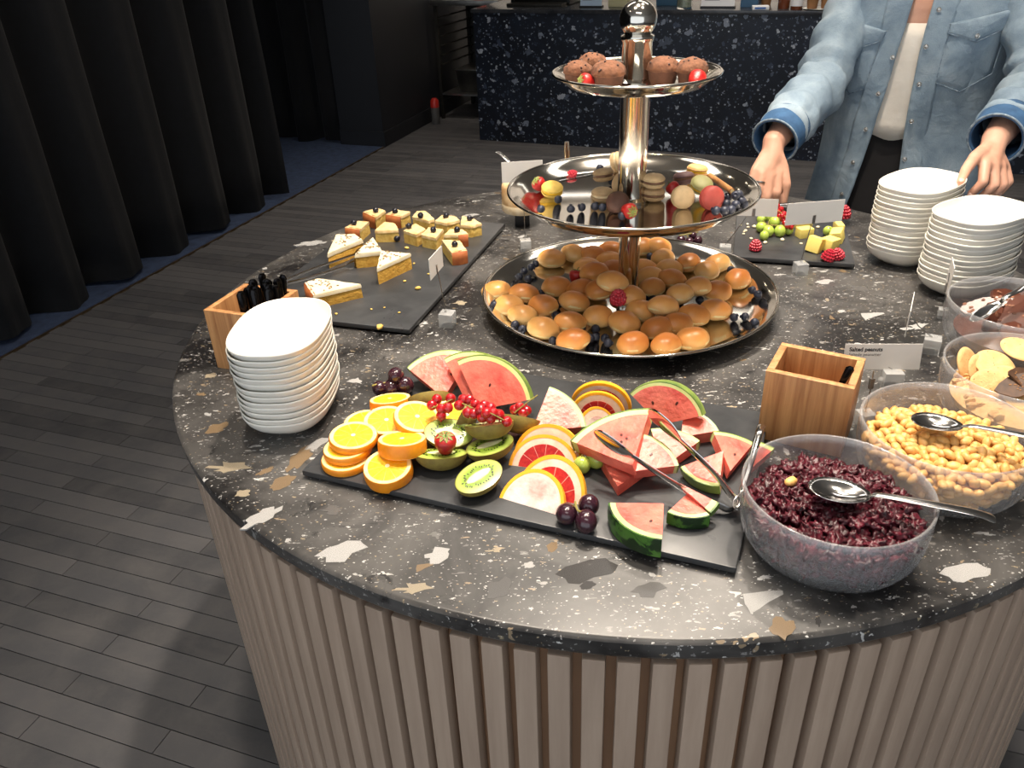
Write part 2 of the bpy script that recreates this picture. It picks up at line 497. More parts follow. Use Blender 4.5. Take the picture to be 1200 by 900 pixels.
GLASS = NT('clear_glass'); GLASS.base((0.96, 0.98, 0.98, 1), 0.03, 0.0, Transmission_Weight=1.0, IOR=1.45); GLASS = GLASS.m
def bar_lathe(name, px, y, prof, mat, label, cat, n=24, lid=None, extra=None):
    s = thing(name, label, cat, BAR @ Matrix.Translation((barpx(px, y), y, 0.90)))
    m = MB(); m.lathe(prof, n); link('body', m.mesh('body', mat), s)
    if lid: m = MB(); m.lathe(lid[0], n); link('lid', m.mesh('lid', lid[1]), s)
    if extra: m = MB(); m.lathe(extra[0], n); link('label_band', m.mesh('label_band', extra[1]), s)
    return s
def bar_box(name, px0, px1, y, d, h, mat, label, cat, rim=None):
    x0, x1 = barpx(px0, y), barpx(px1, y)
    s = thing(name, label, cat, BAR @ Matrix.Translation(((x0+x1)/2, y, 0.90)))
    w = (x1-x0)/2
    m = MB(); m.box((-w, 0, 0), (w, d, h), bev=0.006); link('body', m.mesh('body', mat), s)
    m = MB(); m.box((-w-.004, -.004, h-.02), (w+.004, d+.004, h), bev=0.003); link('rim', m.mesh('rim', rim or mat), s)
    return s
bar_box('cardboard_box', 713, 734, 0.15, 0.1, 0.12, M_('cream_box', srgb(206, 200, 160), 0.7, col2=srgb(196, 190, 150), scale=14), 'cream coloured box on the bar beside the pale blue sign', 'box')
bar_box('storage_bin', 768, 798, 0.22, 0.2, 0.18, M_('blue_plastic', srgb(60, 96, 124), 0.45, col2=srgb(52, 88, 116), scale=5), 'blue plastic bin on the bar behind the stand knob', 'bin')
bar_box('storage_bin', 868, 888, 0.14, 0.16, 0.20, M_('steel_blue_plastic', srgb(70, 104, 136), 0.4, col2=srgb(58, 92, 126), scale=6), 'steel blue bin on the bar right of the white printed sign', 'bin')
JAR = [(0.0005, 0.0), (0.045, 0.0), (0.05, 0.01), (0.05, 0.12), (0.044, 0.135), (0.044, 0.125), (0.046, 0.115), (0.046, 0.012), (0.0005, 0.008)]
bar_lathe('glass_jar', 802, 0.07, JAR, GLASS, 'clear glass jar on the bar left of the white sign', 'jar', lid=([(0.0005, 0.15), (0.047, 0.15), (0.047, 0.13), (0.0005, 0.13)], MAT_STEEL), extra=([(0.045, 0.013), (0.045, 0.07), (0.0005, 0.07)], M_('jar_filling', srgb(170, 176, 160), 0.8, col2=srgb(140, 150, 130), scale=60)))
s = thing('paper_packet', 'small white and blue folded packet lying on the bar', 'packet', BAR @ Matrix.Translation((barpx(891, 0.03), 0.03, 0.90)) @ Matrix.Rotation(0.2, 4, 'Z'))
m = MB(); m.box((-0.05, -0.02, 0), (0.05, 0.05, 0.022), bev=0.004); link('body', m.mesh('body', PAPER), s)
m = MB(); m.box((-0.035, -0.0215, 0.006), (0.03, -0.0195, 0.016)); link('print', m.mesh('print', M_('packet_blue', srgb(70, 110, 180), 0.6, col2=srgb(60, 100, 170), scale=40), False), s)
BOT = [(0.0005, 0), (0.034, 0), (0.036, 0.006), (0.036, 0.10), (0.03, 0.125), (0.013, 0.14), (0.013, 0.175), (0.0005, 0.175)]
AMBER = M_('amber_glass', srgb(96, 48, 26), 0.12, col2=srgb(110, 58, 30), scale=8, Coat_Weight=0.5)
bar_lathe('bottle', 918, 0.10, BOT, AMBER, 'brown glass bottle on the bar with a plain side', 'bottle', lid=([(0.0005, 0.20), (0.016, 0.20), (0.016, 0.172), (0.0005, 0.172)], MAT_CEIL))
bar_lathe('bottle', 933, 0.06, BOT, AMBER, 'brown glass bottle on the bar with a white paper label', 'bottle', lid=([(0.0005, 0.20), (0.016, 0.20), (0.016, 0.172), (0.0005, 0.172)], MAT_CEIL), extra=([(0.0366, 0.02), (0.0366, 0.085)], PAPER))
KRAFT = M_('kraft_card', srgb(150, 108, 70), 0.8, col2=srgb(136, 96, 62), scale=26)
CUP = [(0.0005, 0.0), (0.029, 0.0), (0.039, 0.11), (0.041, 0.112), (0.037, 0.108), (0.028, 0.006), (0.0005, 0.006)]
SAUCER = [(0.0005, 0), (0.05, 0), (0.085, 0.014), (0.087, 0.016), (0.05, 0.006), (0.0005, 0.006)]
for px, yy, lab in ((898, 0.30, 'kraft paper cup on the bar standing apart behind the packet'), (952, 0.06, 'kraft paper cup on the bar beside the brown bottles'), (968, 0.08, 'kraft paper cup on the bar nearest the denim sleeve')):
    c = thing('paper_cup', lab, 'cup', BAR @ Matrix.Translation((barpx(px, yy), yy, 0.90 + (0.006 if px > 900 else 0))), 'kraft cups on the bar')
    m = MB(); m.lathe(CUP, 24); link('body', m.mesh('body', KRAFT), c)
    m = MB(); m.lathe([(0.039, 0.109), (0.0412, 0.112), (0.039, 0.115)], 24, closed=True); link('rim', m.mesh('rim', KRAFT), c)
s = link('saucer', (lambda q: q.lathe(SAUCER, 32) and q.mesh('saucer', M_('pale_ceramic', srgb(196, 198, 196), 0.3, col2=srgb(186, 188, 188), scale=9)))(MB()), None, BAR @ Matrix.Translation((barpx(960, 0.07), 0.07, 0.90)) @ Matrix.Diagonal((1.1, 1.0, 0.4, 1)))
tag(s, 'shallow pale tray under two kraft cups on the bar', 'tray')
s = thing('espresso_machine', 'dark coffee machine standing on the bar behind the stand', 'machine', BAR @ Matrix.Translation((0.18, 0.25, 0.90)))
m = MB(); m.box((0, 0, 0), (0.45, 0.45, 0.4), bev=0.02); link('body', m.mesh('body', M_('machine_black', srgb(14, 14, 15), 0.3, col2=srgb(20, 20, 22), scale=5)), s)
m = MB(); m.box((0.02, -0.12, 0), (0.43, 0.0, 0.02), bev=0.004); link('drip_tray', m.mesh('drip_tray', MAT_DARKSTEEL), s)

# steel rack at the left end of the bar
RK = BAR @ Matrix.Translation((-0.615, 0.60, 0))
rack = thing('tray_rack', 'open steel tray rack with slide rails at the end of the bar', 'rack', RK)
for (x, y) in ((0.02, 0), (0.54, 0), (0.02, 0.6), (0.54, 0.6)):
    m = MB(); m.box((x-.013, y-.013, 0), (x+.013, y+.013, 0.86)); link('post', m.mesh('post', MAT_DARKSTEEL, False), rack)
m = MB(); m.box((-0.01, -0.03, 0.86), (0.565, 0.65, 0.90), bev=0.004); link('work_top', m.mesh('work_top', MAT_STEEL), rack)
for k in range(6):
    z = 0.42 + k * 0.07
    m = MB(); m.box((0.033, 0, z), (0.055, 0.6, z + 0.008)); link('slide_rail', m.mesh('slide_rail', MAT_DARKSTEEL, False), rack)
m = MB(); m.box((0.033, -0.012, 0.19), (0.54, 0.6, 0.205)); link('shelf', m.mesh('shelf', MAT_STEEL, False), rack)
m = MB(); m.box((0.03, 0.61, 0), (0.53, 0.62, 0.86)); link('back_panel', m.mesh('back_panel', M_('rack_back', srgb(26, 25, 24), 0.7, col2=srgb(32, 31, 29), scale=5), False), rack)
s = thing('gastronorm_pan', 'steel food pan sitting on the rack shelf', 'pan', RK @ Matrix.Translation((0.30, 0.20, 0.205)))
m = MB(); m.lathe([(0.0005, 0.004), (0.20, 0.004), (0.225, 0.17), (0.25, 0.17), (0.25, 0.175), (0.218, 0.175), (0.196, 0.01), (0.0005, 0.01)], 4, Matrix.Rotation(PI/4, 4, 'Z')); link('body', m.mesh('body', MAT_DARKSTEEL, False), s)
m = MB(); m.box((-.165, -.165, .172), (.165, .165, .180), bev=.002); link('rim', m.mesh('rim', MAT_STEEL), s)
s = thing('lemon', 'yellow lemon lying on the food pan in the rack', 'fruit', RK @ Matrix.Translation((0.44, 0.10, 0.408)))
m = MB(); m.ball(0.028, 2, None, lambda v: Vector((v.x * 1.25, v.y, v.z))); link('peel', m.mesh('peel', M_('lemon_peel', srgb(200, 160, 40), 0.45, col2=srgb(190, 150, 36), scale=60)), s)
m = MB(); m.ball(0.006, 1, Matrix.Translation((0.035, 0, 0))); link('tip', m.mesh('tip', M_('lemon_peel', srgb(200, 160, 40))), s)
s = thing('fire_extinguisher', 'small red-topped grey cylinder standing on the floor by the rack', 'extinguisher', Matrix.Translation(RM(-2.62, 4.93, 0)))
m = MB(); m.lathe([(0.0005, 0), (0.03, 0), (0.033, 0.01), (0.033, 0.13), (0.0005, 0.14)], 20); link('body', m.mesh('body', M_('grey_can', srgb(90, 88, 86), 0.4, col2=srgb(76, 74, 74), scale=12)), s)
m = MB(); m.lathe([(0.0005, 0.20), (0.02, 0.20), (0.034, 0.18), (0.034, 0.13), (0.0005, 0.13)], 20); link('cap', m.mesh('cap', M_('signal_red', srgb(190, 40, 30), 0.4, col2=srgb(176, 34, 26), scale=20)), s)
for k, (x, y, r, h, lab) in enumerate([(0.08, 0.06, .035, .10, 'white cup on the rack top nearest the column'), (0.17, 0.05, .04, .08, 'white crumpled paper cup on the rack top'), (0.27, 0.08, .035, .12, 'white carton cup beside a red one on the rack top')]):
    c = thing('cup', lab, 'cup', RK @ Matrix.Translation((x, y, 0.90)), 'cups on the rack top')
    m = MB(); m.lathe([(0.0005, 0), (r*.8, 0), (r, h), (r*.93, h), (r*.74, .006), (0.0005, .006)], 20); link('body', m.mesh('body', PAPER), c)
    m = MB(); m.lathe([(r*.96, h-.002), (r*1.04, h), (r*.96, h+.003)], 20, closed=True); link('rim', m.mesh('rim', PAPER), c)
s = thing('tin', 'red tin with pale lid on the rack top', 'tin', RK @ Matrix.Translation((0.37, 0.06, 0.90)))
m = MB(); m.lathe([(0.0005, 0), (.04, 0), (.04, .09), (0.0005, .09)], 24); link('body', m.mesh('body', M_('signal_red', srgb(190, 40, 30))), s)
m = MB(); m.lathe([(0.0005, .105), (.042, .105), (.042, .088), (0.0005, .088)], 24); link('lid', m.mesh('lid', M_('kraft_card', srgb(150, 108, 70))), s)

# ------------------------------------------------------------------ the round buffet table
TR, TT = 0.74, 0.030
table = thing('buffet_table', 'round buffet table with black terrazzo top and vertical wood slats', 'table', Matrix.Translation((0, 0, 0)))
m = MB(); m.lathe([(0.0005, TZ - TT), (TR - 0.012, TZ - TT), (TR - 0.004, TZ - TT + 0.003), (TR - 0.001, TZ - TT + 0.008), (TR, TZ - 0.004), (TR - 0.003, TZ - 0.0008), (TR - 0.006, TZ), (0.0005, TZ)], 192)
top = link('tabletop', m.mesh('tabletop', MAT_TERRAZZO), table); top['label'] = 'black terrazzo slab with white and tan stone chips'
WOOD_SLAT = M_('pale_oak_slat', srgb(158, 136, 118), 0.55, col2=srgb(142, 121, 104), scale=6, bump=0.15, bscale=90, rnd=0.10)
def wood(name, c1, c2, scale=(60, 60, 4), rough=0.5, rnd=0.1):
    t = NT(name); mp = t.node('ShaderNodeMapping'); mp.inputs['Scale'].default_value = scale
    t.link(t.coord('Object'), mp.inputs[0])
    oi = t.node('ShaderNodeObjectInfo')
    ad = t.node('ShaderNodeVectorMath', operation='ADD'); t.link(mp.outputs[0], ad.inputs[0])
    cx = t.node('ShaderNodeCombineXYZ'); t.link(t.math('MULTIPLY', oi.outputs['Random'], 50), cx.inputs[0]); t.link(cx.outputs[0], ad.inputs[1])
    n = t.noise(ad.outputs[0], 1.0, 5, 0.6, 0.3)
    c = t.ramp(n.outputs[0], [(0.3, c1), (0.7, c2)])
    hs = t.node('ShaderNodeHueSaturation'); t.link(t.math('MULTIPLY_ADD', oi.outputs['Random'], rnd, 1 - rnd/2), hs.inputs['Value']); t.link(c, hs.inputs['Color'])
    t.bump(n.outputs[0], 0.1, 0.001)
    return t.base(hs.outputs[0], rough)
WOOD_SLAT = wood('pale_oak', srgb(150, 130, 114), srgb(166, 146, 129), (70, 70, 5))
WOOD_BACK = wood('oak_backing', srgb(150, 116, 88), srgb(132, 100, 76), (50, 50, 4))
m = MB(); m.lathe([(0.0005, 0.0), (0.712, 0.0), (0.712, TZ - TT - 0.001), (0.0005, TZ - TT - 0.001)], 132)
link('drum', m.mesh('drum', WOOD_BACK), table)
NS = 132
m = MB(); m.box((0, -0.0118, 0.0), (0.0205, 0.0118, TZ - TT - 0.010), bev=0.0025)
slat_me = m.mesh('slat', WOOD_SLAT)
for k in range(NS):
    a = 2 * PI * (k + 0.3) / NS
    link('slat', slat_me, table, Matrix.Rotation(a, 4, 'Z') @ Matrix.Translation((0.7125, 0, 0.001)))

# stone chips set into the slab: the large ones seen in the photograph, then smaller ones strewn over the top
CHIP = [M_('chip_white', srgb(184, 183, 181), 0.25, col2=srgb(120, 119, 118), scale=70), M_('chip_grey', srgb(98, 96, 95), 0.25, col2=srgb(70, 69, 68), scale=60),
        M_('chip_tan', srgb(134, 112, 84), 0.3, col2=srgb(88, 74, 58), scale=70), M_('chip_dark', srgb(74, 72, 71), 0.2, col2=srgb(50, 49, 49), scale=50), M_('chip_cream', srgb(168, 156, 134), 0.3, col2=srgb(106, 96, 80), scale=70)]
def chip_poly(seed, elong, jag):
    r = random.Random(seed); n = r.randint(10, 17); pts = []
    for k in range(n):
        a = 2 * PI * (k + r.uniform(-.3, .3)) / n; q = 0.5 * (1 - jag * r.random()) * (1 - 0.25 * (k % 3 == seed % 3))
        pts.append((q * math.cos(a) * elong, q * math.sin(a)))
    return pts
chip_me = {}
def chip_mesh(seed, ci):
    if (seed, ci) not in chip_me:
        m = MB(); m.prism(chip_poly(seed, 1 + 1.6 * ((seed * 7) % 5) / 5, 0.25 + 0.5 * ((seed * 3) % 4) / 4), -0.002 / 0.012, 0.0)
        chip_me[(seed, ci)] = m.mesh('stone_chip', CHIP[ci], False)
    return chip_me[(seed, ci)]
def chip(x, y, size, rot, seed, ci, dz):
    link('stone_chip', chip_mesh(seed, ci), top, Matrix.Translation((x, y, TZ + dz)) @ Matrix.Rotation(rot, 4, 'Z') @ Matrix.Diagonal((size, size, 0.012, 1)))
rnd = random.Random(11)
big = [(400, 645, .046, 0.4, 6, 0), (512, 650, .03, .3, 1, 0), (890, 704, .032, .5, 2, 0), (916, 735, .028, 1.2, 3, 2), (1133, 670, .032, .1, 4, 0), (416, 446, .026, .2, 5, 0),
       (254, 502, .03, .8, 8, 2), (268, 548, .036, .1, 9, 4), (330, 566, .028, 1.0, 11, 2), (308, 605, .028, .7, 7, 0), (285, 578, .018, .3, 3, 4), (352, 537, .03, 1.3, 12, 2), (495, 665, .014, .5, 2, 2),
       (485, 690, .024, .2, 9, 4), (620, 662, .012, .5, 3, 0), (690, 668, .04, .2, 4, 3), (540, 355, .03, .5, 13, 4), (365, 285, .035, .1, 7, 0), (552, 252, .03, .2, 6, 0), (1020, 370, .03, .4, 2, 0),
       (1075, 383, .028, .6, 9, 0), (1008, 338, .03, .1, 3, 1), (966, 330, .03, .3, 6, 0), (390, 598, .03, .4, 13, 1), (372, 520, .022, .8, 4, 0), (247, 440, .018, .6, 3, 4), (236, 462, .016, .2, 5, 2), (585, 690, .03, .9, 8, 1), (760, 690, .03, .3, 6, 1)]
for (x, y, s, r, sd, ci) in big:
    w = P(x, y); chip(w.x, w.y, s, r, sd, ci, 0.00022)
for k in range(250):
    rr = 0.73 * math.sqrt(rnd.random()); aa = rnd.uniform(0, 2*PI)
    s = 0.005 + 0.011 * rnd.random() ** 2
    chip(rr*math.cos(aa), rr*math.sin(aa), s, rnd.uniform(0, PI), rnd.randint(1, 13), rnd.choice([0, 0, 0, 1, 1, 2, 3, 4]), 0.00008 + 0.0001 * rnd.random())

# ------------------------------------------------------------------ three-tier silver stand
SX, SY = 0.008, 0.010
stand = thing('tiered_stand', 'three-tier polished silver serving stand with ball knob on the terrazzo table', 'serving stand', Matrix.Translation((SX, SY, TZ)))
def tray_prof(r, rim, fl, w):
    return [(0.0005, fl), (r - w, fl), (r - w*0.72, fl + (rim-fl)*0.16), (r - w*0.40, fl + (rim-fl)*0.62), (r - w*0.18, fl + (rim-fl)*0.90), (r - 0.004, rim - 0.001),
            (r - 0.001, rim + 0.0012), (r, rim - 0.0006), (r - 0.003, rim - 0.003), (r - w*0.2, fl + (rim-fl)*0.90 - 0.0032), (r - w*0.42, fl + (rim-fl)*0.62 - 0.0035), (r - w*0.74, fl - 0.001), (r - w - 0.002, fl - 0.003), (0.0005, fl - 0.003)]
TRAYS = [(0.248, 0.035, 0.010, 0.045), (0.199, 0.211, 0.189, 0.038), (0.125, 0.387, 0.370, 0.030)]
for nm, (r, rim, fl, w) in zip(('bottom_tray', 'middle_tray', 'top_tray'), TRAYS):
    m = MB(); m.lathe(tray_prof(r, rim, fl, w), 128); o = link('tray', m.mesh('tray', MAT_CHROME, True, 180), stand)
    m = MB(); m.lathe([(r + 0.0022*math.cos(a), rim - 0.0004 + 0.0022*math.sin(a)) for a in [2*PI*k/10 for k in range(10)]], 128, closed=True); link('rolled_rim', m.mesh('rolled_rim', MAT_CHROME), o)
m = MB(); m.lathe([(0.0005, 0), (0.075, 0), (0.075, 0.004), (0.06, 0.0068), (0.0005, 0.0068)], 64); link('foot', m.mesh('foot', MAT_CHROME), stand)
m = MB(); m.lathe([(0.030, 0.0102), (0.030, 0.014), (0.019, 0.018), (0.0178, 0.03), (0.0178, 0.165), (0.022, 0.175), (0.034, 0.183), (0.034, 0.1858)], 48); link('column', m.mesh('column', MAT_CHROME), stand)
m = MB(); m.lathe([(0.030, 0.1892), (0.030, 0.193), (0.0235, 0.197), (0.0225, 0.21), (0.0225, 0.352), (0.026, 0.360), (0.036, 0.366)], 48); link('column', m.mesh('column', MAT_CHROME), stand)
m = MB(); m.lathe([(0.030, 0.3702), (0.030, 0.374), (0.0225, 0.378), (0.0225, 0.428), (0.0245, 0.431), (0.0245, 0.436), (0.019, 0.439)], 48); link('column', m.mesh('column', MAT_CHROME), stand)
m = MB(); m.lathe([(0.019, 0.4385)] + [(0.0275*math.cos(a), 0.4585 + 0.0268*math.sin(a)) for a in [(-0.76 + k*(PI/2+0.76)/14) for k in range(15)]], 48); link('ball_knob', m.mesh('ball_knob', MAT_CHROME), stand)

# ------------------------------------------------------------------ stacks of oval bowls
CERAMIC = M_('white_porcelain', srgb(232, 229, 220), 0.22, col2=srgb(226, 223, 214), scale=5)
BA, BB = 0.0865, 0.062
def oval(prof, n=72, e=2.6):
    V, F = [], []
    for k in range(n):
        a = 2*PI*k/n; c, s = math.cos(a), math.sin(a)
        ex = math.copysign(abs(c)**(2/e), c); ey = math.copysign(abs(s)**(2/e), s)
        V += [(BA*q*ex, BB*q*ey, z) for q, z in prof]
    m = len(prof)
    for k in range(n):
        k2 = (k+1) % n
        for j in range(m-1): F.append((k*m+j, k2*m+j, k2*m+j+1, k*m+j+1))
    return V, F
OUT = [(0.003, 0.0015), (0.50, 0.0015), (0.53, 0.0), (0.56, 0.0), (0.60, 0.0025), (0.74, 0.0085), (0.86, 0.0160), (0.945, 0.0240), (0.985, 0.0310), (0.998, 0.0336)]
RIM = [(0.998, 0.0336), (0.997, 0.0350), (0.988, 0.0358), (0.976, 0.0350), (0.968, 0.0334)]
INN = [(0.968, 0.0334), (0.930, 0.0262), (0.845, 0.0185), (0.725, 0.0110), (0.56, 0.0062), (0.30, 0.0050), (0.003, 0.0050)]
bowl_mes = [mesh(nm, *oval(pr), CERAMIC, True, 180) for nm, pr in (('outer_wall', OUT), ('rim', RIM), ('inside', INN))]
def bowl_stack(x, y, ang, n, pitch, lab_top, lab, group, seed, lean=(0, 0)):
    r = random.Random(seed)
    for k in range(n):
        M = Matrix.Translation((x + lean[0]*k + r.uniform(-.0012, .0012), y + lean[1]*k + r.uniform(-.0012, .0012), TZ + k*pitch)) @ Matrix.Rotation(ang + r.uniform(-.03, .03), 4, 'Z')
        ORD = 'second third fourth fifth sixth seventh eighth ninth tenth eleventh twelfth thirteenth fourteenth'.split()
        lb = lab_top if k == n-1 else (lab[0] if k == 0 else lab[1].replace('in the middle of', ORD[k-1] + ' from the bottom of'))
        b = thing('oval_bowl', lb, 'bowl', M, group)
        for me in bowl_mes: link(me.name, me, b)
bowl_stack(-0.503, -0.300, math.radians(86), 13, 0.0090, 'white oval porcelain bowl topmost of the stack beside the dark cutlery box',
           ('white oval porcelain bowl lowest of the stack beside the dark cutlery box', 'white oval porcelain bowl in the middle of the stack beside the dark cutlery box'), 'bowls stacked beside the cutlery box', 1, (0.0003, -0.0007))
bowl_stack(0.563, 0.172, math.radians(37), 14, 0.0090, 'white oval bowl topmost of the stack under the person\'s fingers',
           ('white oval bowl lowest of the stack the person reaches for', 'white oval bowl in the middle of the stack the person reaches for'), 'bowls stacked by the person', 2, (-0.0002, -0.0004))
bowl_stack(0.598, 0.026, math.radians(30), 13, 0.0090, 'white oval bowl topmost of the stack behind the chocolate bowl',
           ('white oval bowl lowest of the stack behind the chocolate bowl', 'white oval bowl in the middle of the stack behind the chocolate bowl'), 'bowls stacked behind the chocolate', 3)

# ------------------------------------------------------------------ slate boards
def slate_mat():
    t = NT('black_slate'); v = t.coord('Object')
    n = t.noise(v, 14, 7, 0.65, 0.5)
    c = t.ramp(n.outputs[0], [(0.3, srgb(42, 43, 45)), (0.75, srgb(68, 69, 71))])
    sm = t.noise(v, 5, 4, 0.6, 1.0)
    t.link(t.math('MULTIPLY_ADD', sm.outputs[0], 0.4, 0.16), t.b.inputs['Roughness'])
    t.bump(t.noise(v, 30, 6).outputs[0], 0.12, 0.002)
    m = t.base(c, 0.35); t.link(t.math('MULTIPLY_ADD', sm.outputs[0], 0.4, 0.14), t.b.inputs['Roughness'])
    return m
SLATE = slate_mat()
ST = 0.012
def slate(name, a, b, w, label):
    """board whose near long edge runs from a to b; it reaches w to the left of that direction"""
    a, b = Vector(a).to_3d(), Vector(b).to_3d(); d = (b-a); L = d.length; d.normalize(); n = Vector((-d.y, d.x, 0))
    c = (a+b)/2 + n*w/2
    o = thing(name, label, 'board', Matrix.Translation((c.x, c.y, TZ)) @ Matrix.Rotation(math.atan2(d.y, d.x), 4, 'Z'))
    m = MB(); m.box((-L/2, -w/2, 0.004), (L/2, w/2, ST), bev=0.0018); link('board', m.mesh('board', SLATE), o)
    m = MB()
    for sx in (-1, 1):
        for sy in (-1, 1): m.lathe([(0.0005, 0), (0.008, 0), (0.008, 0.005), (0.0005, 0.005)], 12, Matrix.Translation((sx*(L/2-.03), sy*(w/2-.03), 0)))
    link('rubber_feet', m.mesh('rubber_feet', M_('black_plastic', srgb(22, 22, 24))), o)
    return o
slate('slate_board', (-0.463, -0.453), (0.025, -0.655), 0.312, 'black slate board carrying sliced oranges, kiwi, grapefruit and watermelon')
slate('slate_board', (-0.363, -0.072), (-0.198, 0.429), 0.318, 'black slate board carrying yellow cake slices topped with blueberries')
slate('slate_board', (0.236, 0.187), (0.447, 0.125), 0.292, 'black slate board carrying cheese cubes, green grapes and raspberries')

# ------------------------------------------------------------------ wooden cutlery boxes
BOXW = wood('oak_box', srgb(204, 152, 100), srgb(150, 98, 58), (110, 110, 5), 0.45, 0.14)
def open_box(x, y, ang, w, d, h, label):
    """x,y = centre"""
    o = thing('cutlery_box', label, 'box', rotz((x, y, TZ), ang))
    t = 0.009
    for nm, a, b in (('side_panel', (-w/2, -d/2, 0), (w/2, -d/2+t, h)), ('side_panel', (-w/2, d/2-t, 0), (w/2, d/2, h)),
                     ('end_panel', (-w/2, -d/2+t, 0), (-w/2+t, d/2-t, h)), ('end_panel', (w/2-t, -d/2+t, 0), (w/2, d/2-t, h)), ('bottom_panel', (-w/2+t, -d/2+t, 0), (w/2-t, d/2-t, 0.008))):
        m = MB(); m.box(a, b, bev=0.0012); link(nm, m.mesh(nm, BOXW), o)
    return o
BXC = rotz((0.183, -0.395, TZ), math.atan2(-0.053, 0.091)); open_box(0.183, -0.395, math.atan2(-0.053, 0.091), 0.104, 0.084, 0.100, 'square oak box on the table between watermelon and peanut bowl, nearly empty')
BXL = rotz((-0.592, -0.124, TZ), math.radians(-21)); open_box(-0.592, -0.124, math.radians(-21), 0.100, 0.103, 0.100, 'square oak box full of dark cutlery behind the stack of bowls')

BLACKM = M_('black_cutlery_metal', srgb(34, 33, 34), 0.22, 0.85, col2=srgb(26, 25, 26), scale=40)
def knife(M, label, group):
    o = thing('knife', label, 'knife', M, group)
    m = MB(); m.tube([(0, 0, 0.045), (0, 0, 0.085), (0, 0, 0.116), (0, 0, 0.1205)], [0.0045, 0.0052, 0.0068, 0.004], 10, flat=0.55); link('handle', m.mesh('handle', BLACKM), o)
    m = MB(); m.box((-0.004, -0.0006, 0.0), (0.004, 0.0006, 0.047)); link('blade', m.mesh('blade', BLACKM), o)
    return o
r = random.Random(5)
for i in range(4):
    for j in range(4):
        lx, ly = 0.002 + i*0.0125 + r.uniform(-.001, .001), -0.029 + j*0.0185 + r.uniform(-.002, .002)
        knife(BXL @ Matrix.Translation((lx, ly, 0.010)) @ Matrix.Rotation(r.uniform(-.10, .10), 4, 'X') @ Matrix.Rotation(r.uniform(-.02, .09), 4, 'Y') @ Matrix.Rotation(r.uniform(-.6, .6) + 0.6, 4, 'Z'),
              'dark metal knife standing handle up in the full oak box', 'dark cutlery in the oak box')
o = thing('fork', 'single dark metal fork leaning in the nearly empty oak box', 'fork', BXC @ Matrix.Translation((0.012, -0.02, 0.012)) @ Matrix.Rotation(0.10, 4, 'X') @ Matrix.Rotation(0.27, 4, 'Y'))
m = MB(); m.tube([(0, 0, 0.04), (0, 0, 0.08), (0, 0, 0.112), (0, 0, 0.115)], [0.002, 0.003, 0.0052, 0.003], 10, flat=0.5); link('handle', m.mesh('handle', BLACKM), o)
m = MB()
for k in range(4): m.box((-0.009 + k*0.005, -0.0008, 0), (-0.006 + k*0.005, 0.0008, 0.03))
m.box((-0.009, -0.0008, 0.028), (0.009, 0.0008, 0.042)); link('tines', m.mesh('tines', BLACKM), o)

# ------------------------------------------------------------------ label holders
t = NT('clear_acrylic'); tr = t.node('ShaderNodeBsdfTransparent'); tr.inputs[0].default_value = (0.94, 0.95, 0.95, 1)
gl = t.node('ShaderNodeBsdfGlossy'); gl.inputs['Roughness'].default_value = 0.05
df = t.node('ShaderNodeBsdfDiffuse'); df.inputs[0].default_value = (0.85, 0.86, 0.86, 1)
fr = t.node('ShaderNodeLayerWeight'); fr.inputs[0].default_value = 0.5
mx1 = t.node('ShaderNodeMixShader'); mx1.inputs[0].default_value = 0.30; t.link(tr.outputs[0], mx1.inputs[1]); t.link(df.outputs[0], mx1.inputs[2])
mx2 = t.node('ShaderNodeMixShader'); t.link(t.math('MULTIPLY_ADD', t.math('POWER', fr.outputs['Facing'], 4.0), 0.6, 0.045), mx2.inputs[0]); t.link(mx1.outputs[0], mx2.inputs[1]); t.link(gl.outputs[0], mx2.inputs[2])
t.link(mx2.outputs[0], t.n['Material Output'].inputs['Surface']); ACRYL = t.m
CARD = M_('card_stock', srgb(216, 213, 208), 0.75, col2=srgb(208, 205, 200), scale=12)
INK = M_('black_ink', srgb(40, 38, 38), 0.8, col2=srgb(48, 46, 46), scale=120)
def lettering(txt, size, parent, M, bold=0.0):
    cu = bpy.data.curves.new('lettering', 'FONT'); cu.body = txt; cu.size = size; cu.offset = bold; cu.resolution_u = 3
    o = bpy.data.objects.new('lettering_tmp', cu); COL.objects.link(o)
    dg = bpy.context.evaluated_depsgraph_get(); dg.update()
    me = bpy.data.meshes.new_from_object(o.evaluated_get(dg)); bpy.data.objects.remove(o)
    me.name = 'lettering'; me.materials.clear(); me.materials.append(INK)
    return link('lettering', me, parent, M)
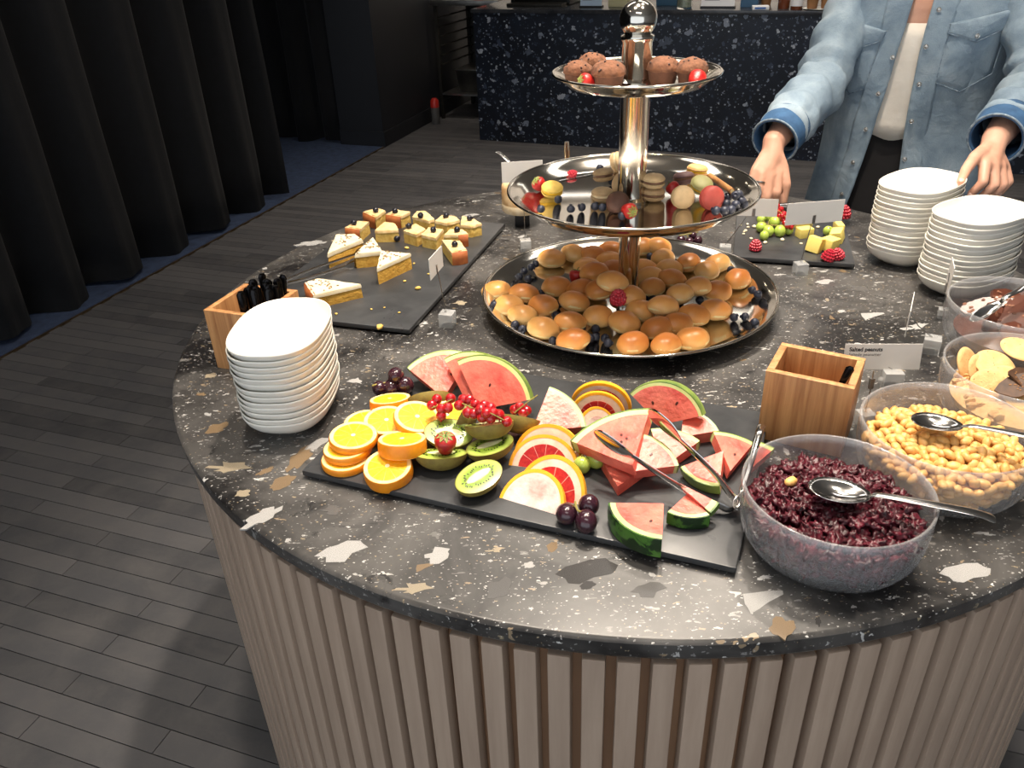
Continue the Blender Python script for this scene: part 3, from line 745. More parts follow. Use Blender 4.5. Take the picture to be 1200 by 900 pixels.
def card_holder(cube_px, card_px, yaw, label, w=0.104, h=0.040, text=None, pitch=0.0, card=True, cubemat=None, size=0.022):
    c = P(*cube_px)
    zb = min((((P(card_px[0], card_px[1], k*0.002).xy - c.xy).length, k*0.002) for k in range(15, 90)))[1]
    q = P(card_px[0], card_px[1], zb)
    HM_ = rotz((c.x, c.y, TZ), yaw)
    o = thing('label_holder', label, 'label holder', HM_)
    m = MB(); m.box((-size/2, -size/2, 0), (size/2, size/2, size), bev=0.0012); link('block', m.mesh('block', cubemat or ACRYL), o)
    L = HM_.inverted() @ q
    m = MB(); m.tube([(0, 0.002, 0.004), (0, 0.002, size), (L.x*0.6, 0.002 + (L.y-.002)*0.6, zb*0.7), (L.x, L.y + 0.002, zb + h*0.15)], 0.0008, 8); link('wire', m.mesh('wire', MAT_STEEL), o)
    m = MB(); m.box((-0.003, -0.0016, -0.002), (0.003, 0.0022, 0.013)); link('clip', m.mesh('clip', MAT_STEEL, False), o, Matrix.Translation((L.x, L.y + 0.001, zb - h*0.45)))
    if card:
        CM = Matrix.Translation((L.x, L.y, zb)) @ Matrix.Rotation(pitch, 4, 'X')
        m = MB(); m.box((-w/2, -0.0005, -h/2), (w/2, 0.0005, h/2)); k = link('card', m.mesh('card', CARD, False), o, CM)
        if text:
            R_ = Matrix.Rotation(PI/2, 4, 'X')
            lettering(text[0], 0.0078, k, Matrix.Translation((-w/2 + 0.006, -0.0007, h/2 - 0.0105)) @ R_, 0.00025)
            lettering(text[1], 0.0062, k, Matrix.Translation((-w/2 + 0.006, -0.0007, h/2 - 0.0175)) @ R_, 0.0)
    return o
card_holder((525, 381), (511, 308), math.radians(74), 'clear block label holder with a small card seen edge-on beside the cake board', 0.062, 0.036, size=0.024)
card_holder((937, 321), (955, 249), math.radians(6), 'clear block label holder with a wide card in front of the cheese cubes', 0.106, 0.040)
card_holder((849, 300), (884, 243), math.radians(-14), 'clear block label holder with a wide card beside the green grapes', 0.085, 0.034)
card_holder((616, 293), (612, 201), math.radians(4), 'clear block label holder with a tall wire beside the bottom tray', 0.080, 0.040)
card_holder((1042, 452), (1034, 418), math.radians(-5), 'clear block label holder with a card reading salted peanuts', 0.105, 0.038, ('Salted peanuts', 'Saltede peanutter'), pitch=-0.15, size=0.026)
card_holder((1090, 412), (1066, 368), math.radians(62), 'clear block label holder with its card turned sideways behind the peanut card', 0.075, 0.042, size=0.024)
card_holder((1012, 498), (1024, 440), math.radians(10), 'wire label holder without a card beside the nearly empty oak box', card=False, size=0.020)
card_holder((1104, 372), (1113, 325), math.radians(68), 'slim label holder with its card edge-on beside the chocolate bowl', 0.05, 0.05, size=0.016)

# ------------------------------------------------------------------ ribbed glass bowls
def pressed_glass(name, milk):
    t = NT(name); tr = t.node('ShaderNodeBsdfTransparent'); tr.inputs[0].default_value = (0.95, 0.955, 0.96, 1)
    gl = t.node('ShaderNodeBsdfGlossy'); gl.inputs['Roughness'].default_value = 0.14
    df = t.node('ShaderNodeBsdfDiffuse'); df.inputs[0].default_value = (0.80, 0.80, 0.82, 1)
    fr = t.node('ShaderNodeLayerWeight'); fr.inputs[0].default_value = 0.5
    mx1 = t.node('ShaderNodeMixShader'); mx1.inputs[0].default_value = milk; t.link(tr.outputs[0], mx1.inputs[1]); t.link(df.outputs[0], mx1.inputs[2])
    mx2 = t.node('ShaderNodeMixShader'); t.link(t.math('MULTIPLY_ADD', t.math('POWER', fr.outputs['Facing'], 4.0), 0.6, 0.045), mx2.inputs[0]); t.link(mx1.outputs[0], mx2.inputs[1]); t.link(gl.outputs[0], mx2.inputs[2])
    t.link(mx2.outputs[0], t.n['Material Output'].inputs['Surface'])
    return t.m
PRESSED = pressed_glass('pressed_glass', 0.10)
PRESSED_RIM = pressed_glass('pressed_glass_rim', 0.19)

GR, GH = 0.0945, 0.084
def glass_meshes():
    n = 640
    def ring(prof, ribs):
        V, F = [], []; m = len(prof)
        for k in range(n):
            a = 2*PI*k/n
            for (q, z, rb) in prof:
                q2 = q + (rb * 0.0013 * math.cos(a*64) if ribs else 0); V.append((q2*math.cos(a), q2*math.sin(a), z))
        for k in range(n):
            k2 = (k+1) % n
            for j in range(m-1): F.append((k*m+j, k2*m+j, k2*m+j+1, k*m+j+1))
        return V, F
    wall = [(0.0005, 0.003, 0), (0.045, 0.003, 0), (0.055, 0.0, 0.6), (0.066, 0.003, 1), (0.081, 0.014, 1), (0.089, 0.028, 1), (0.0925, 0.045, 0.7), (0.0940, 0.062, 0.45), (GR, 0.074, 0)]
    rim = [(GR, 0.074, 0), (GR + .0003, GH - .001, 0), (GR - .001, GH, 0), (GR - .0028, GH - .001, 0), (GR - .0034, 0.074, 0)]
    inner = [(GR - .0034, 0.074, 0), (0.0885, 0.045, 0), (0.084, 0.028, 0), (0.075, 0.016, 0), (0.058, 0.009, 0), (0.0005, 0.008, 0)]
    return [mesh('ribbed_wall', *ring(wall, True), PRESSED, True, 180), mesh('rim', *ring(rim, False), PRESSED_RIM, True, 180), mesh('inside', *ring(inner, False), PRESSED, True, 180)]
GLM = glass_meshes()
def glass_bowl(x, y, label):
    o = thing('glass_bowl', label, 'bowl', Matrix.Translation((x, y, TZ)), 'ribbed glass bowls of toppings')
    for me in GLM: link(me.name, me, o)
    return Vector((x, y, TZ))
B1 = glass_bowl(0.131, -0.617, 'ribbed glass bowl filled with dried cranberries on the terrazzo table')
B2 = glass_bowl(0.296, -0.514, 'ribbed glass bowl filled with salted peanuts')
B3 = glass_bowl(0.452, -0.392, 'ribbed glass bowl of round pale cookies')
B4 = glass_bowl(0.546, -0.208, 'ribbed glass bowl of broken chocolate bark')

def blob_mesh(name, mat, sx, sy, sz, seed, amp=0.25, freq=1.6, sub=2, crease=0.0):
    def fn(v):
        n = noise.noise(v * freq + Vector((seed*7.1, seed*3.3, seed))) * amp
        q = v * (1 + n)
        if crease: q = q * (1 - crease * math.exp(-(v.y / 0.12)**2) * max(0.0, v.z))
        return Vector((q.x*sx, q.y*sy, q.z*sz))
    m = MB(); m.ball(1.0, sub, None, fn)
    return m.mesh(name, mat, True, 180)

def scatter_disc(n, rad, dmin, seed):
    r = random.Random(seed); pts = []
    tries = 0
    while len(pts) < n and tries < 60000:
        tries += 1
        q = rad * math.sqrt(r.random()); a = r.uniform(0, 2*PI); p = (q*math.cos(a), q*math.sin(a))
        if all((p[0]-s[0])**2 + (p[1]-s[1])**2 > dmin*dmin for s in pts): pts.append(p)
    return pts
def fill_bowl(B, n, dmin, mes, name, label, cat, group, level, dome, heap_mat, seed, ztilt=0.5, rad=0.083):
    r = random.Random(seed)
    pts = scatter_disc(n, rad, dmin, seed)
    for (x, y) in pts:
        q = math.hypot(x, y) / rad
        z = level + dome * (1 - q*q) + 0.006 * noise.noise((x*40, y*40, seed)) + r.uniform(-.0025, .0025)
        M = Matrix.Translation(B + Vector((x, y, z))) @ Matrix.Rotation(r.uniform(0, 2*PI), 4, 'Z') @ Matrix.Rotation(r.uniform(-ztilt, ztilt), 4, 'X') @ Matrix.Rotation(r.uniform(-ztilt, ztilt), 4, 'Y')
        s = r.uniform(0.85, 1.15)
        o = link(name, r.choice(mes), None, M @ Matrix.Diagonal((s, s, s, 1))); tag(o, label, cat, group)
    # the uncountable ones underneath
    mb = MB()
    for k in range(260):
        q = math.sqrt(r.random()); a = r.uniform(0, 2*PI); z = r.uniform(0.016, level - 0.006)
        rr = min(0.078, 0.058 + z*0.55) * (q if k % 3 else 1.0)
        src = r.choice(mes)
        mb.add([v.co for v in src.vertices], [tuple(p.vertices) for p in src.polygons], Matrix.Translation((rr*math.cos(a), rr*math.sin(a), z)) @ Matrix.Rotation(r.uniform(0, 6), 4, 'X') @ Matrix.Rotation(r.uniform(0, 6), 4, 'Z'))
    mb.lathe([(0.0005, 0.012), (0.050, 0.013), (0.070, 0.022), (0.078, 0.040), (0.080, level - 0.006), (0.04, level + dome*0.6 - 0.006), (0.0005, level + dome - 0.006)], 48)
    o = link(name + '_heap', mb.mesh(name + '_heap', heap_mat)); o.location = B
    o['kind'] = 'stuff'; o['label'] = label.split(' lying')[0] + ' packed below the surface of the glass bowl'; o['category'] = cat
CRAN = M_('dried_cranberry', srgb(88, 18, 34), 0.42, col2=srgb(38, 8, 16), scale=150, rnd=0.7, bump=0.5, bscale=320)
PEA = M_('roasted_peanut', srgb(224, 178, 108), 0.45, col2=srgb(206, 152, 82), scale=120, rnd=0.18)
cmes = [blob_mesh('dried_cranberry', CRAN, 0.0080, 0.0062, 0.0042, k, 0.95, 2.3, 3) for k in range(5)]
pmes = [blob_mesh('peanut', PEA, 0.0082, 0.0054, 0.0048, k, 0.10, 1.2, 2, 0.18) for k in range(4)]
fill_bowl(B1, 265, 0.0074, cmes, 'dried_cranberry', 'dark red dried cranberry lying on top in the cranberry bowl', 'cranberry', 'dried cranberries in the glass bowl', 0.052, 0.016, CRAN, 21, 1.2)
fill_bowl(B2, 240, 0.0080, pmes, 'peanut', 'golden salted peanut lying on top in the peanut bowl', 'peanut', 'salted peanuts in the glass bowl', 0.052, 0.012, PEA, 22, 0.9)
q = P(927, 564, 0.072)
tag(link('peanut', pmes[1], None, Matrix.Translation(q) @ Matrix.Rotation(.5, 4, 'Z')), 'single golden peanut lying astray on the dried cranberries', 'peanut')

# ------------------------------------------------------------------ spoons and tongs
def spoon(C, E, label, bl=0.030, bw=0.020, up=(0, 0, 1), hw=0.0052, name='serving_spoon', mid=0.010):
    C, E = Vector(C), Vector(E); d = (E - C).normalized(); up = Vector(up)
    o = thing(name, label, 'spoon', frame(C, up - d*up.dot(d), d))
    V, F = [], []; n, m = 32, 6
    for side in (0, 1):
        for j in range(m + 1):
            q = j / m
            for k in range(n):
                a = 2*PI*k/n
                V.append((bl*q*math.cos(a)*(1.0), bw*q*math.sin(a)*(1 - 0.12*math.cos(a)), -0.008*(1 - q**2.2) - 0.0012*side))
    tot = (m+1)*n
    for side in (0, 1):
        for j in range(m):
            for k in range(n):
                k2 = (k+1) % n; f = (side*tot + j*n + k, side*tot + j*n + k2, side*tot + (j+1)*n + k2, side*tot + (j+1)*n + k)
                F.append(f if side == 0 else f[::-1])
    for k in range(n): F.append((m*n + k, m*n + (k+1) % n, tot + m*n + (k+1) % n, tot + m*n + k))
    link('spoon_bowl', mesh('spoon_bowl', V, F, MAT_CUTLERY, True, 180), o)
    L = (E - C).length
    pts = smooth_path([(bl*0.93, 0, -0.0006), (bl*1.25, 0, 0.003), (L*0.5, 0, mid), (L*0.85, 0, 0.004), (L, 0, 0.0)], 5)
    rads = [hw*(0.55 + 0.75*(i/(len(pts)-1))) for i in range(len(pts))]; rads[-1] *= 0.8
    m_ = MB(); m_.tube(pts, rads, 12, flat=0.28, side=(0, 1, 0)); link('handle', m_.mesh('handle', MAT_CUTLERY), o)
    return o
spoon(P(984, 574, 0.090), P(1166, 609, 0.088), 'steel spoon resting on the dried cranberries with its handle over the rim', 0.030, 0.0195, mid=0.004)
spoon(P(1098, 494, 0.086), P(1240, 522, 0.092), 'steel spoon resting on the salted peanuts', 0.027, 0.018, mid=0.004)

def tongs(bend, heads, label, hw=0.005, head_len=0.045, head_w=0.013, up=(0, 0, 1), loop=0.010, mat=None):
    mat = mat or MAT_CUTLERY
    bend = Vector(bend); H = [Vector(h) for h in heads]
    mid = (H[0] + H[1])/2; ax = (mid - bend).normalized(); sd = (H[0] - H[1]).normalized(); sd = (sd - ax*sd.dot(ax)).normalized()
    o = thing('serving_tongs', label, 'tongs', Matrix.Translation(bend))
    upv = ax.cross(sd); upv = upv if upv.z > 0 else -upv
    pts = [(-ax*loop*math.cos(a) + sd*loop*math.sin(a)) for a in [PI/2 - PI*k/10 for k in range(11)]]
    m_ = MB(); m_.tube(pts, hw, 10, flat=0.22, side=upv); link('bend', m_.mesh('bend', mat), o)
    for s, h in ((1, H[0]), (-1, H[1])):
        a = sd*loop*s; b = h - bend
        d = (b - a).normalized()
        c = b - d*head_len
        pts = smooth_path([a, a + (c-a)*0.4 + sd*s*0.004, c], 6)
        m_ = MB(); m_.tube(pts, [hw*(1 - 0.35*i/(len(pts)-1)) for i in range(len(pts))], 10, flat=0.24, side=upv); arm = link('arm', m_.mesh('arm', mat), o)
        pts = smooth_path([c, c + d*head_len*0.35, c + d*head_len*0.8 - sd*s*0.003, b - sd*s*0.004], 4)
        rr = [hw*0.65, hw*0.9, head_w*0.7, head_w*0.85, head_w*0.95, head_w, head_w, head_w*0.97, head_w*0.9, head_w*0.8, head_w*0.62, head_w*0.42, head_w*0.2][:len(pts)]
        m_ = MB(); m_.tube(pts, rr, 14, flat=0.16, side=upv); link('head', m_.mesh('head', mat), o)
    return o
tongs(P(852, 588, 0.024), (P(762, 478, 0.088), P(694, 508, 0.082)), 'steel salad tongs lying open across the watermelon pieces', 0.0072, 0.052, 0.0125)
tongs(P(336, 330, 0.026), (P(436, 290, 0.020), P(430, 305, 0.020)), 'thin steel tongs lying on the cake board by the cutlery box', 0.0035, 0.05, 0.010, loop=0.006)
spoon(P(1156, 364, 0.082), P(1240, 312, 0.125), 'steel tong arm lying across the chocolate bark', 0.030, 0.010, hw=0.0056, name='chocolate_server', mid=0.0)
o = spoon(P(866, 588, 0.030), P(893, 498, 0.050), 'flat steel server leaning between the watermelon and the cranberry bowl', 0.012, 0.006, name='cake_server', mid=0.001, hw=0.0042)

# ------------------------------------------------------------------ fruit
ZS = ST                                   # top of the slate boards
def citrus_flesh(name, c1, c2, seg=10, rough=0.3):
    t = NT(name); v = t.coord('Object')
    sx = t.node('ShaderNodeSeparateXYZ'); t.link(v, sx.inputs[0])
    a = t.math('ARCTAN2', sx.outputs[1], sx.outputs[0])
    ln = t.math('ABSOLUTE', t.math('SINE', t.math('MULTIPLY', a, seg/2)))
    rad = t.math('SQRT', t.math('ADD', t.math('MULTIPLY', sx.outputs[0], sx.outputs[0]), t.math('MULTIPLY', sx.outputs[1], sx.outputs[1])))
    nz = t.noise(v, 240, 3)
    c = t.ramp(nz.outputs[0], [(0.35, c1), (0.7, c2)])
    pale = srgb(255, 226, 150) if 'orange' in name else srgb(244, 196, 176)
    c = t.mix(t.math('MULTIPLY', t.math('LESS_THAN', ln, 0.07), 0.6), c, pale)
    c = t.mix(t.math('LESS_THAN', rad, 0.0028), c, srgb(250, 236, 196))
    t.bump(nz.outputs[0], 0.25, 0.0008)
    return t.base(c, rough, Subsurface_Weight=0.0)
OR_FLESH = citrus_flesh('orange_flesh', srgb(250, 176, 20), srgb(255, 200, 52))
GF_FLESH = citrus_flesh('grapefruit_flesh', srgb(164, 26, 30), srgb(190, 50, 44), 12)
OR_PITH = M_('orange_pith', srgb(250, 222, 160), 0.6, col2=srgb(246, 206, 130), scale=90)
OR_PEEL = M_('orange_peel', srgb(240, 150, 20), 0.4, col2=srgb(226, 128, 14), scale=60, bump=0.3, bscale=700)
GF_PITH = M_('grapefruit_pith', srgb(232, 208, 186), 0.65, col2=srgb(218, 182, 160), scale=60, bump=.3, bscale=200)
GF_PALE = M_('grapefruit_pale_flesh', srgb(226, 206, 196), 0.45, col2=srgb(196, 142, 132), scale=48, bump=.5, bscale=110, bdist=.002, stops=(.42, .72))
GF_PEEL = M_('grapefruit_peel', srgb(244, 176, 40), 0.4, col2=srgb(236, 158, 30), scale=40, bump=0.3, bscale=600)

def orange_parts(r, t):
    m = MB(); m.lathe([(r*0.86, t), (r*0.97, t), (r, t*0.75), (r*1.0, t*0.25), (r*0.97, 0), (r*0.86, 0)], 48)
    pe = m.mesh('peel', OR_PEEL)
    m = MB(); m.lathe([(r*0.955, t + .0002), (r*0.955, t + .0005), (r*0.80, t + .0004), (r*0.80, t - .001)], 48); m.lathe([(r*0.80, .001), (r*0.80, -.0004), (r*0.955, -.0005), (r*0.955, -.0002)], 48)
    pi = m.mesh('pith', OR_PITH)
    m = MB(); m.lathe([(0.0005, t + .0006), (r*0.4, t + .0008), (r*0.805, t + .0002), (r*0.805, -.0002), (0.0005, -.0006)], 48)
    return [pe, pi, m.mesh('flesh', OR_FLESH)]
OR_ME = orange_parts(0.0305, 0.0085); OR_THICK = orange_parts(0.0300, 0.017)
def orange(px, py, z, n, label, thick=False, spin=0.0, s=1.0):
    M = frame(P(px, py, ZS + z), n, (math.cos(spin), math.sin(spin), 0.05)) @ Matrix.Translation((0, 0, -(0.017 if thick else 0.0085))) @ Matrix.Diagonal((s, s, 1, 1))
    o = thing('orange_slice', label, 'orange slice', M, 'orange slices on the fruit board')
    for me in (OR_THICK if thick else OR_ME): link(me.name, me, o)
orange(405, 536, 0.0095, (0.02, 0, 1), 'round orange slice lowest of the three stacked at the board corner', spin=0.3)
orange(407, 523, 0.0200, (-0.05, 0.02, 1), 'round orange slice in the middle of the three stacked at the board corner', spin=1.1)
orange(414, 510, 0.0310, (0.05, -0.04, 1), 'round orange slice topmost of the three stacked at the board corner', spin=0.7)
orange(454, 546, 0.0170, (-0.03, -0.20, 1), 'round orange slice lying flat in front of the thick orange half', thick=True, spin=0.2)
orange(471, 514, 0.0360, (0.02, 0.26, 1), 'thick orange half propped on the flat slice with its peel showing', thick=True, spin=0.9)
orange(429, 494, 0.0090, (0, 0, 1), 'round orange slice mostly hidden under the leaning slices', spin=0.1)
orange(453, 492, 0.0240, (0.05, -0.10, 1), 'round orange slice leaning behind the stacked three', spin=0.5)
orange(489, 488, 0.0370, (0.22, -0.16, 1), 'round orange slice tilted on top beside the red currants', spin=0.15)
orange(457, 467, 0.0200, (-0.05, 0.28, 1), 'thick orange slice at the back beside the dark grapes', thick=True, spin=0.4, s=0.95)
orange(524, 486, 0.0200, (0.1, -0.1, 1), 'orange slice mostly hidden under the red currants', spin=0.4)

# half slices of grapefruit
def half_prism(r0, r1, t, z0=0.0, n=22):
    """half ring between radii r0 and r1, thickness t"""
    V, F = [], []
    for k in range(n + 1):
        a = PI*k/n; c, s = math.cos(a), math.sin(a)
        V += [(r0*c, r0*s, z0), (r1*c, r1*s, z0), (r1*c, r1*s, z0 + t), (r0*c, r0*s, z0 + t)]
    for k in range(n):
        a, b = 4*k, 4*k + 4
        F += [(a, b, b+1, a+1), (a+1, b+1, b+2, a+2), (a+2, b+2, b+3, a+3), (a+3, b+3, b, a)]
    F += [(0, 1, 2, 3), (4*n+3, 4*n+2, 4*n+1, 4*n)]
    return V, F
def half_slice(E1, E2, T, label, t=0.009, flesh=GF_FLESH, fr=0.72, kind='grapefruit_slice', cat='grapefruit slice', group='grapefruit slices on the fruit board'):
    E1, E2, T = P(*E1), P(*E2), P(*T)
    c = (E1+E2)/2; x = (E2-E1); r = x.length/2; x.normalize()
    y = (T - c); y = (y - x*y.dot(x)).normalized(); n = x.cross(y)
    if n.dot(CAM - c) < 0: x = -x; n = -n
    o = thing(kind, label, cat, frame(c, n, x) @ Matrix.Translation((0, 0, -t)), group)
    hh = min(1.25, max(0.7, (T-c).length/r)); S = Matrix.Diagonal((1, hh, 1, 1))
    for nm, a, b, mt, dz in (('peel', 0.90, 1.0, GF_PEEL, 0.0), ('pith', fr, 0.90, GF_PITH, -0.0003), ('flesh', 0.001, fr, flesh, 0.0004)):
        m = MB(); m.add(*half_prism(r*a, r*b, t + dz), S); link(nm, m.mesh(nm, mt, True, 35), o)
half_slice((603, 528, ZS), (682, 546, ZS), (646, 497, .048), 'pale half slice of grapefruit mostly hidden at the back of the front row', 0.008, GF_PALE, 0.55)
half_slice((596, 545, ZS), (678, 556, ZS), (640, 509, .046), 'half slice of grapefruit with bright red flesh standing third in the front row', 0.009)
half_slice((604, 574, ZS), (684, 593, ZS), (653, 533, .050), 'half slice of grapefruit with a thin rim of red flesh behind the pale end piece', 0.010, GF_FLESH, 0.72)
half_slice((585, 583, ZS), (658, 605, ZS), (627, 549, .040), 'pale pithy end piece of grapefruit foremost in the row', 0.010, GF_PALE, 0.84)
half_slice((668, 476, ZS), (740, 481, ZS), (704, 449, .050), 'half slice of grapefruit with red segments rearmost behind the watermelon', 0.008, GF_FLESH, 0.74)
half_slice((668, 488, ZS), (733, 490, ZS), (701, 460, .046), 'half slice of grapefruit in the middle behind the watermelon', 0.008, GF_FLESH, 0.66)
half_slice((678, 505, ZS), (722, 503, ZS), (700, 475, .040), 'small pale grapefruit end piece with yellow peel tucked behind the watermelon', 0.009, GF_PALE, 0.6)

# watermelon
WM_FLESH = M_('watermelon_flesh', srgb(238, 128, 108), 0.36, col2=srgb(206, 76, 66), scale=30, bump=0.6, bscale=120, bdist=0.0022, stops=(.36, .74))
WM_RIND = M_('watermelon_rind', srgb(224, 224, 160), 0.5, col2=srgb(196, 206, 122), scale=24)
t = NT('watermelon_skin'); v = t.coord('Object'); sx = t.node('ShaderNodeSeparateXYZ'); t.link(v, sx.inputs[0])
nz = t.noise(v, 38, 4, 0.6, 0.8)
c = t.ramp(nz.outputs[0], [(0.46, srgb(70, 112, 40)), (0.54, srgb(22, 46, 18))]); t.base(c, 0.3); WM_SKIN = t.m
WM_SKIN2 = M_('pale_melon_skin', srgb(140, 160, 74), .35, col2=srgb(70, 104, 44), scale=30)
SEED = M_('melon_seed', srgb(86, 34, 22), 0.35, col2=srgb(60, 24, 16), scale=200)
def sector(r0, r1, ang, t, n=16, bulge=0.0, seed=0, rough=0.0):
    """annular sector about +X, top at z=0, down to -t"""
    V, F = [], []
    for k in range(n + 1):
        a = -ang/2 + ang*k/n; c, s = math.cos(a), math.sin(a)
        w = 1 + rough*noise.noise((k*0.7, seed, 0))
        V += [(r0*c, r0*s, 0), (r1*w*c, r1*w*s, 0), (r1*w*c*(1+bulge), r1*w*s*(1+bulge), -t*0.5), (r1*w*c, r1*w*s, -t), (r0*c, r0*s, -t)]
    for k in range(n):
        a, b = 5*k, 5*k+5
        for j in range(5): F.append((a+j, a+(j+1) % 5, b+(j+1) % 5, b+j))
    F += [(4, 3, 2, 1, 0), tuple(5*n + j for j in range(5))]
    return V, F
def melon(A, B, C, t, label, seeds=2, rind=0.095, r_over=None, dark=False):
    A, B, C = P(A[0], A[1], ZS + A[2]), P(B[0], B[1], ZS + B[2]), P(C[0], C[1], ZS + C[2])
    b, c = B-A, C-A; n = b.cross(c).normalized()
    if n.dot(CAM - A) < 0: n = -n
    ang = b.angle(c); r = r_over or (b.length + c.length)/2
    x = b.normalized() + c.normalized()
    o = thing('watermelon_slice', label, 'watermelon slice', frame(A, n, x), 'watermelon pieces on the fruit board')
    f = 1 - rind
    m = MB(); m.add(*sector(0.0012, r*f, ang, t, 16)); fl_ = link('flesh', m.mesh('flesh', WM_FLESH, True, 35), o)
    m = MB(); m.add(*sector(r*f, r*(1-rind*0.25), ang, t, 16)); link('rind', m.mesh('rind', WM_RIND, True, 35), o)
    m = MB(); m.add(*sector(r*(1-rind*0.25), r, ang, t, 16, 0.012)); link('skin', m.mesh('skin', WM_SKIN if dark else WM_SKIN2, True, 35), o)
    rr = random.Random(int(r*1e5))
    for k in range(seeds):
        a = rr.uniform(-.32, .32)*ang; q = r*rr.uniform(.45, .68)
        m = MB(); m.ball(1.0, 1, Matrix.Translation((q*math.cos(a), q*math.sin(a), 0.0)) @ Matrix.Rotation(a, 4, 'Z') @ Matrix.Diagonal((.0030, .0019, .0008, 1)))
        link('seed', m.mesh('seed', SEED), fl_)
melon((520, 466, .006), (471, 426, .034), (548, 422, .040), 0.016, 'big watermelon slice leaning at the back beside the dark grapes', 1)
melon((548, 474, .006), (613, 452, .034), (523, 425, .048), 0.012, 'watermelon slice mostly hidden between the two big leaning slices', 0)
melon((562, 480, .008), (629, 467, .030), (538, 428, .056), 0.014, 'big watermelon slice with pale streaks leaning behind the red currants', 1)
melon((623, 506, .020), (645, 450, .054), (684, 500, .022), 0.020, 'thick watermelon wedge standing between the currants and the grapefruit', 0)
melon((774, 498, .016), (741, 464, .044), (828, 486, .040), 0.018, 'long watermelon slice leaning rearmost behind the tong head', 2)
melon((798, 512, .016), (801, 486, .026), (853, 503, .020), 0.020, 'chunky watermelon piece behind the two flat slices', 0)
melon((856, 552, .018), (836, 506, .030), (884, 518, .020), 0.014, 'flat watermelon slice lying nearest the oak box', 1)
melon((848, 528, .030), (806, 544, .018), (842, 578, .014), 0.014, 'flat watermelon slice with rind towards the front board edge under the tong arm', 1)
melon((776, 548, .010), (762, 500, .026), (818, 518, .022), 0.016, 'watermelon slice half hidden behind the tong arm', 1)
melon((724, 570, .014), (694, 522, .014), (766, 540, .016), 0.014, 'watermelon slice lying lowest with its tip pointing to the front', 1)
melon((744, 552, .028), (756, 505, .050), (791, 546, .030), 0.018, 'watermelon wedge in the middle of the heap beside the open tongs', 1)
melon((741, 546, .040), (675, 519, .034), (764, 472, .066), 0.018, 'largest watermelon wedge on top with a tong head across it', 3, 0.11)
melon((778, 590, .025), (707, 589, .025), (776, 629, .025), 0.024, 'watermelon wedge with dark green striped skin at the front board edge', 1, 0.13, None, True)
melon((806, 578, .020), (779, 603, .018), (829, 601, .018), 0.016, 'small watermelon wedge beside the striped front wedge', 0, 0.16, None, True)
melon((788, 562, .032), (844, 590, .026), (832, 600, .020), 0.010, 'narrow watermelon strip under the lower tong arm', 0, 0.15)
melon((872, 556, .010), (895, 512, .012), (902, 530, .010), 0.010, 'thin watermelon sliver beside the steel server', 0, 0.12)

# kiwi halves
KIWI_SKIN = M_('kiwi_skin', srgb(136, 120, 52), 0.65, col2=srgb(112, 92, 42), scale=70, bump=0.3, bscale=500)
t = NT('kiwi_flesh'); v = t.coord('Object'); mp = t.node('ShaderNodeMapping'); mp.inputs['Scale'].default_value = (1/0.0315, 1/0.0225, 0); t.link(v, mp.inputs[0])
ln = t.node('ShaderNodeVectorMath', operation='LENGTH'); t.link(mp.outputs[0], ln.inputs[0])
c = t.ramp(ln.outputs['Value'], [(0.0, srgb(180, 190, 100)), (0.42, srgb(120, 146, 44)), (0.62, srgb(138, 166, 56)), (0.86, srgb(170, 190, 92)), (0.98, srgb(140, 140, 60))])
t.base(c, 0.28); KIWI_FLESH = t.m
KIWI_CORE = M_('kiwi_core', srgb(222, 220, 176), 0.5, col2=srgb(206, 206, 150), scale=60)
KIWI_SEED = M_('kiwi_seed', srgb(26, 24, 16), 0.3, col2=srgb(36, 32, 20), scale=300)
KL, KW, KD = 0.0315, 0.0225, 0.021
def kiwi_meshes():
    V, F = [], []; n, m = 36, 9
    for j in range(m + 1):
        b = (PI/2)*j/m
        for k in range(n):
            a = 2*PI*k/n
            V.append((KL*math.cos(a)*math.cos(b), KW*math.sin(a)*math.cos(b), -KD*math.sin(b)))
    for j in range(m):
        for k in range(n): F.append((j*n+k, (j+1)*n+k, (j+1)*n+(k+1) % n, j*n+(k+1) % n))
    skin = mesh('skin', V, F, KIWI_SKIN, True, 180)
    V, F = [(0, 0, 0.0012)], []
    for j in range(1, 5):
        for k in range(n):
            a = 2*PI*k/n; q = j/4
            V.append((KL*.985*q*math.cos(a), KW*.985*q*math.sin(a), 0.0012*(1-q**3)))
    for k in range(n): F.append((0, 1+k, 1+(k+1) % n))
    for j in range(3):
        for k in range(n): F.append((1+j*n+k, 1+(j+1)*n+k, 1+(j+1)*n+(k+1) % n, 1+j*n+(k+1) % n))
    fl_ = mesh('flesh', V, F, KIWI_FLESH, True, 180)
    m_ = MB(); m_.ball(1.0, 2, Matrix.Translation((0, 0, .0012)) @ Matrix.Diagonal((KL*.56, KW*.27, .0008, 1))); co = m_.mesh('core', KIWI_CORE)
    m_ = MB(); r = random.Random(2)
    for k in range(34):
        a = 2*PI*(k + r.uniform(-.3, .3))/34; q = r.uniform(.46, .60)
        m_.ball(1.0, 1, Matrix.Translation((KL*(q+.10)*math.cos(a), KW*q*math.sin(a), .0013)) @ Matrix.Rotation(a, 4, 'Z') @ Matrix.Diagonal((.0016, .0008, .0005, 1)))
    return skin, fl_, co, m_.mesh('seeds', KIWI_SEED)
KIWI = kiwi_meshes()
def kiwi(px, py, z, n, axis, label, s=1.0):
    o = thing('kiwi_half', label, 'kiwi', frame(P(px, py, ZS + z), n, axis) @ Matrix.Diagonal((s, s, s, 1)), 'kiwi halves on the fruit board')
    link('skin', KIWI[0], o); f = link('flesh', KIWI[1], o); link('core', KIWI[2], f); link('seeds', KIWI[3], f)
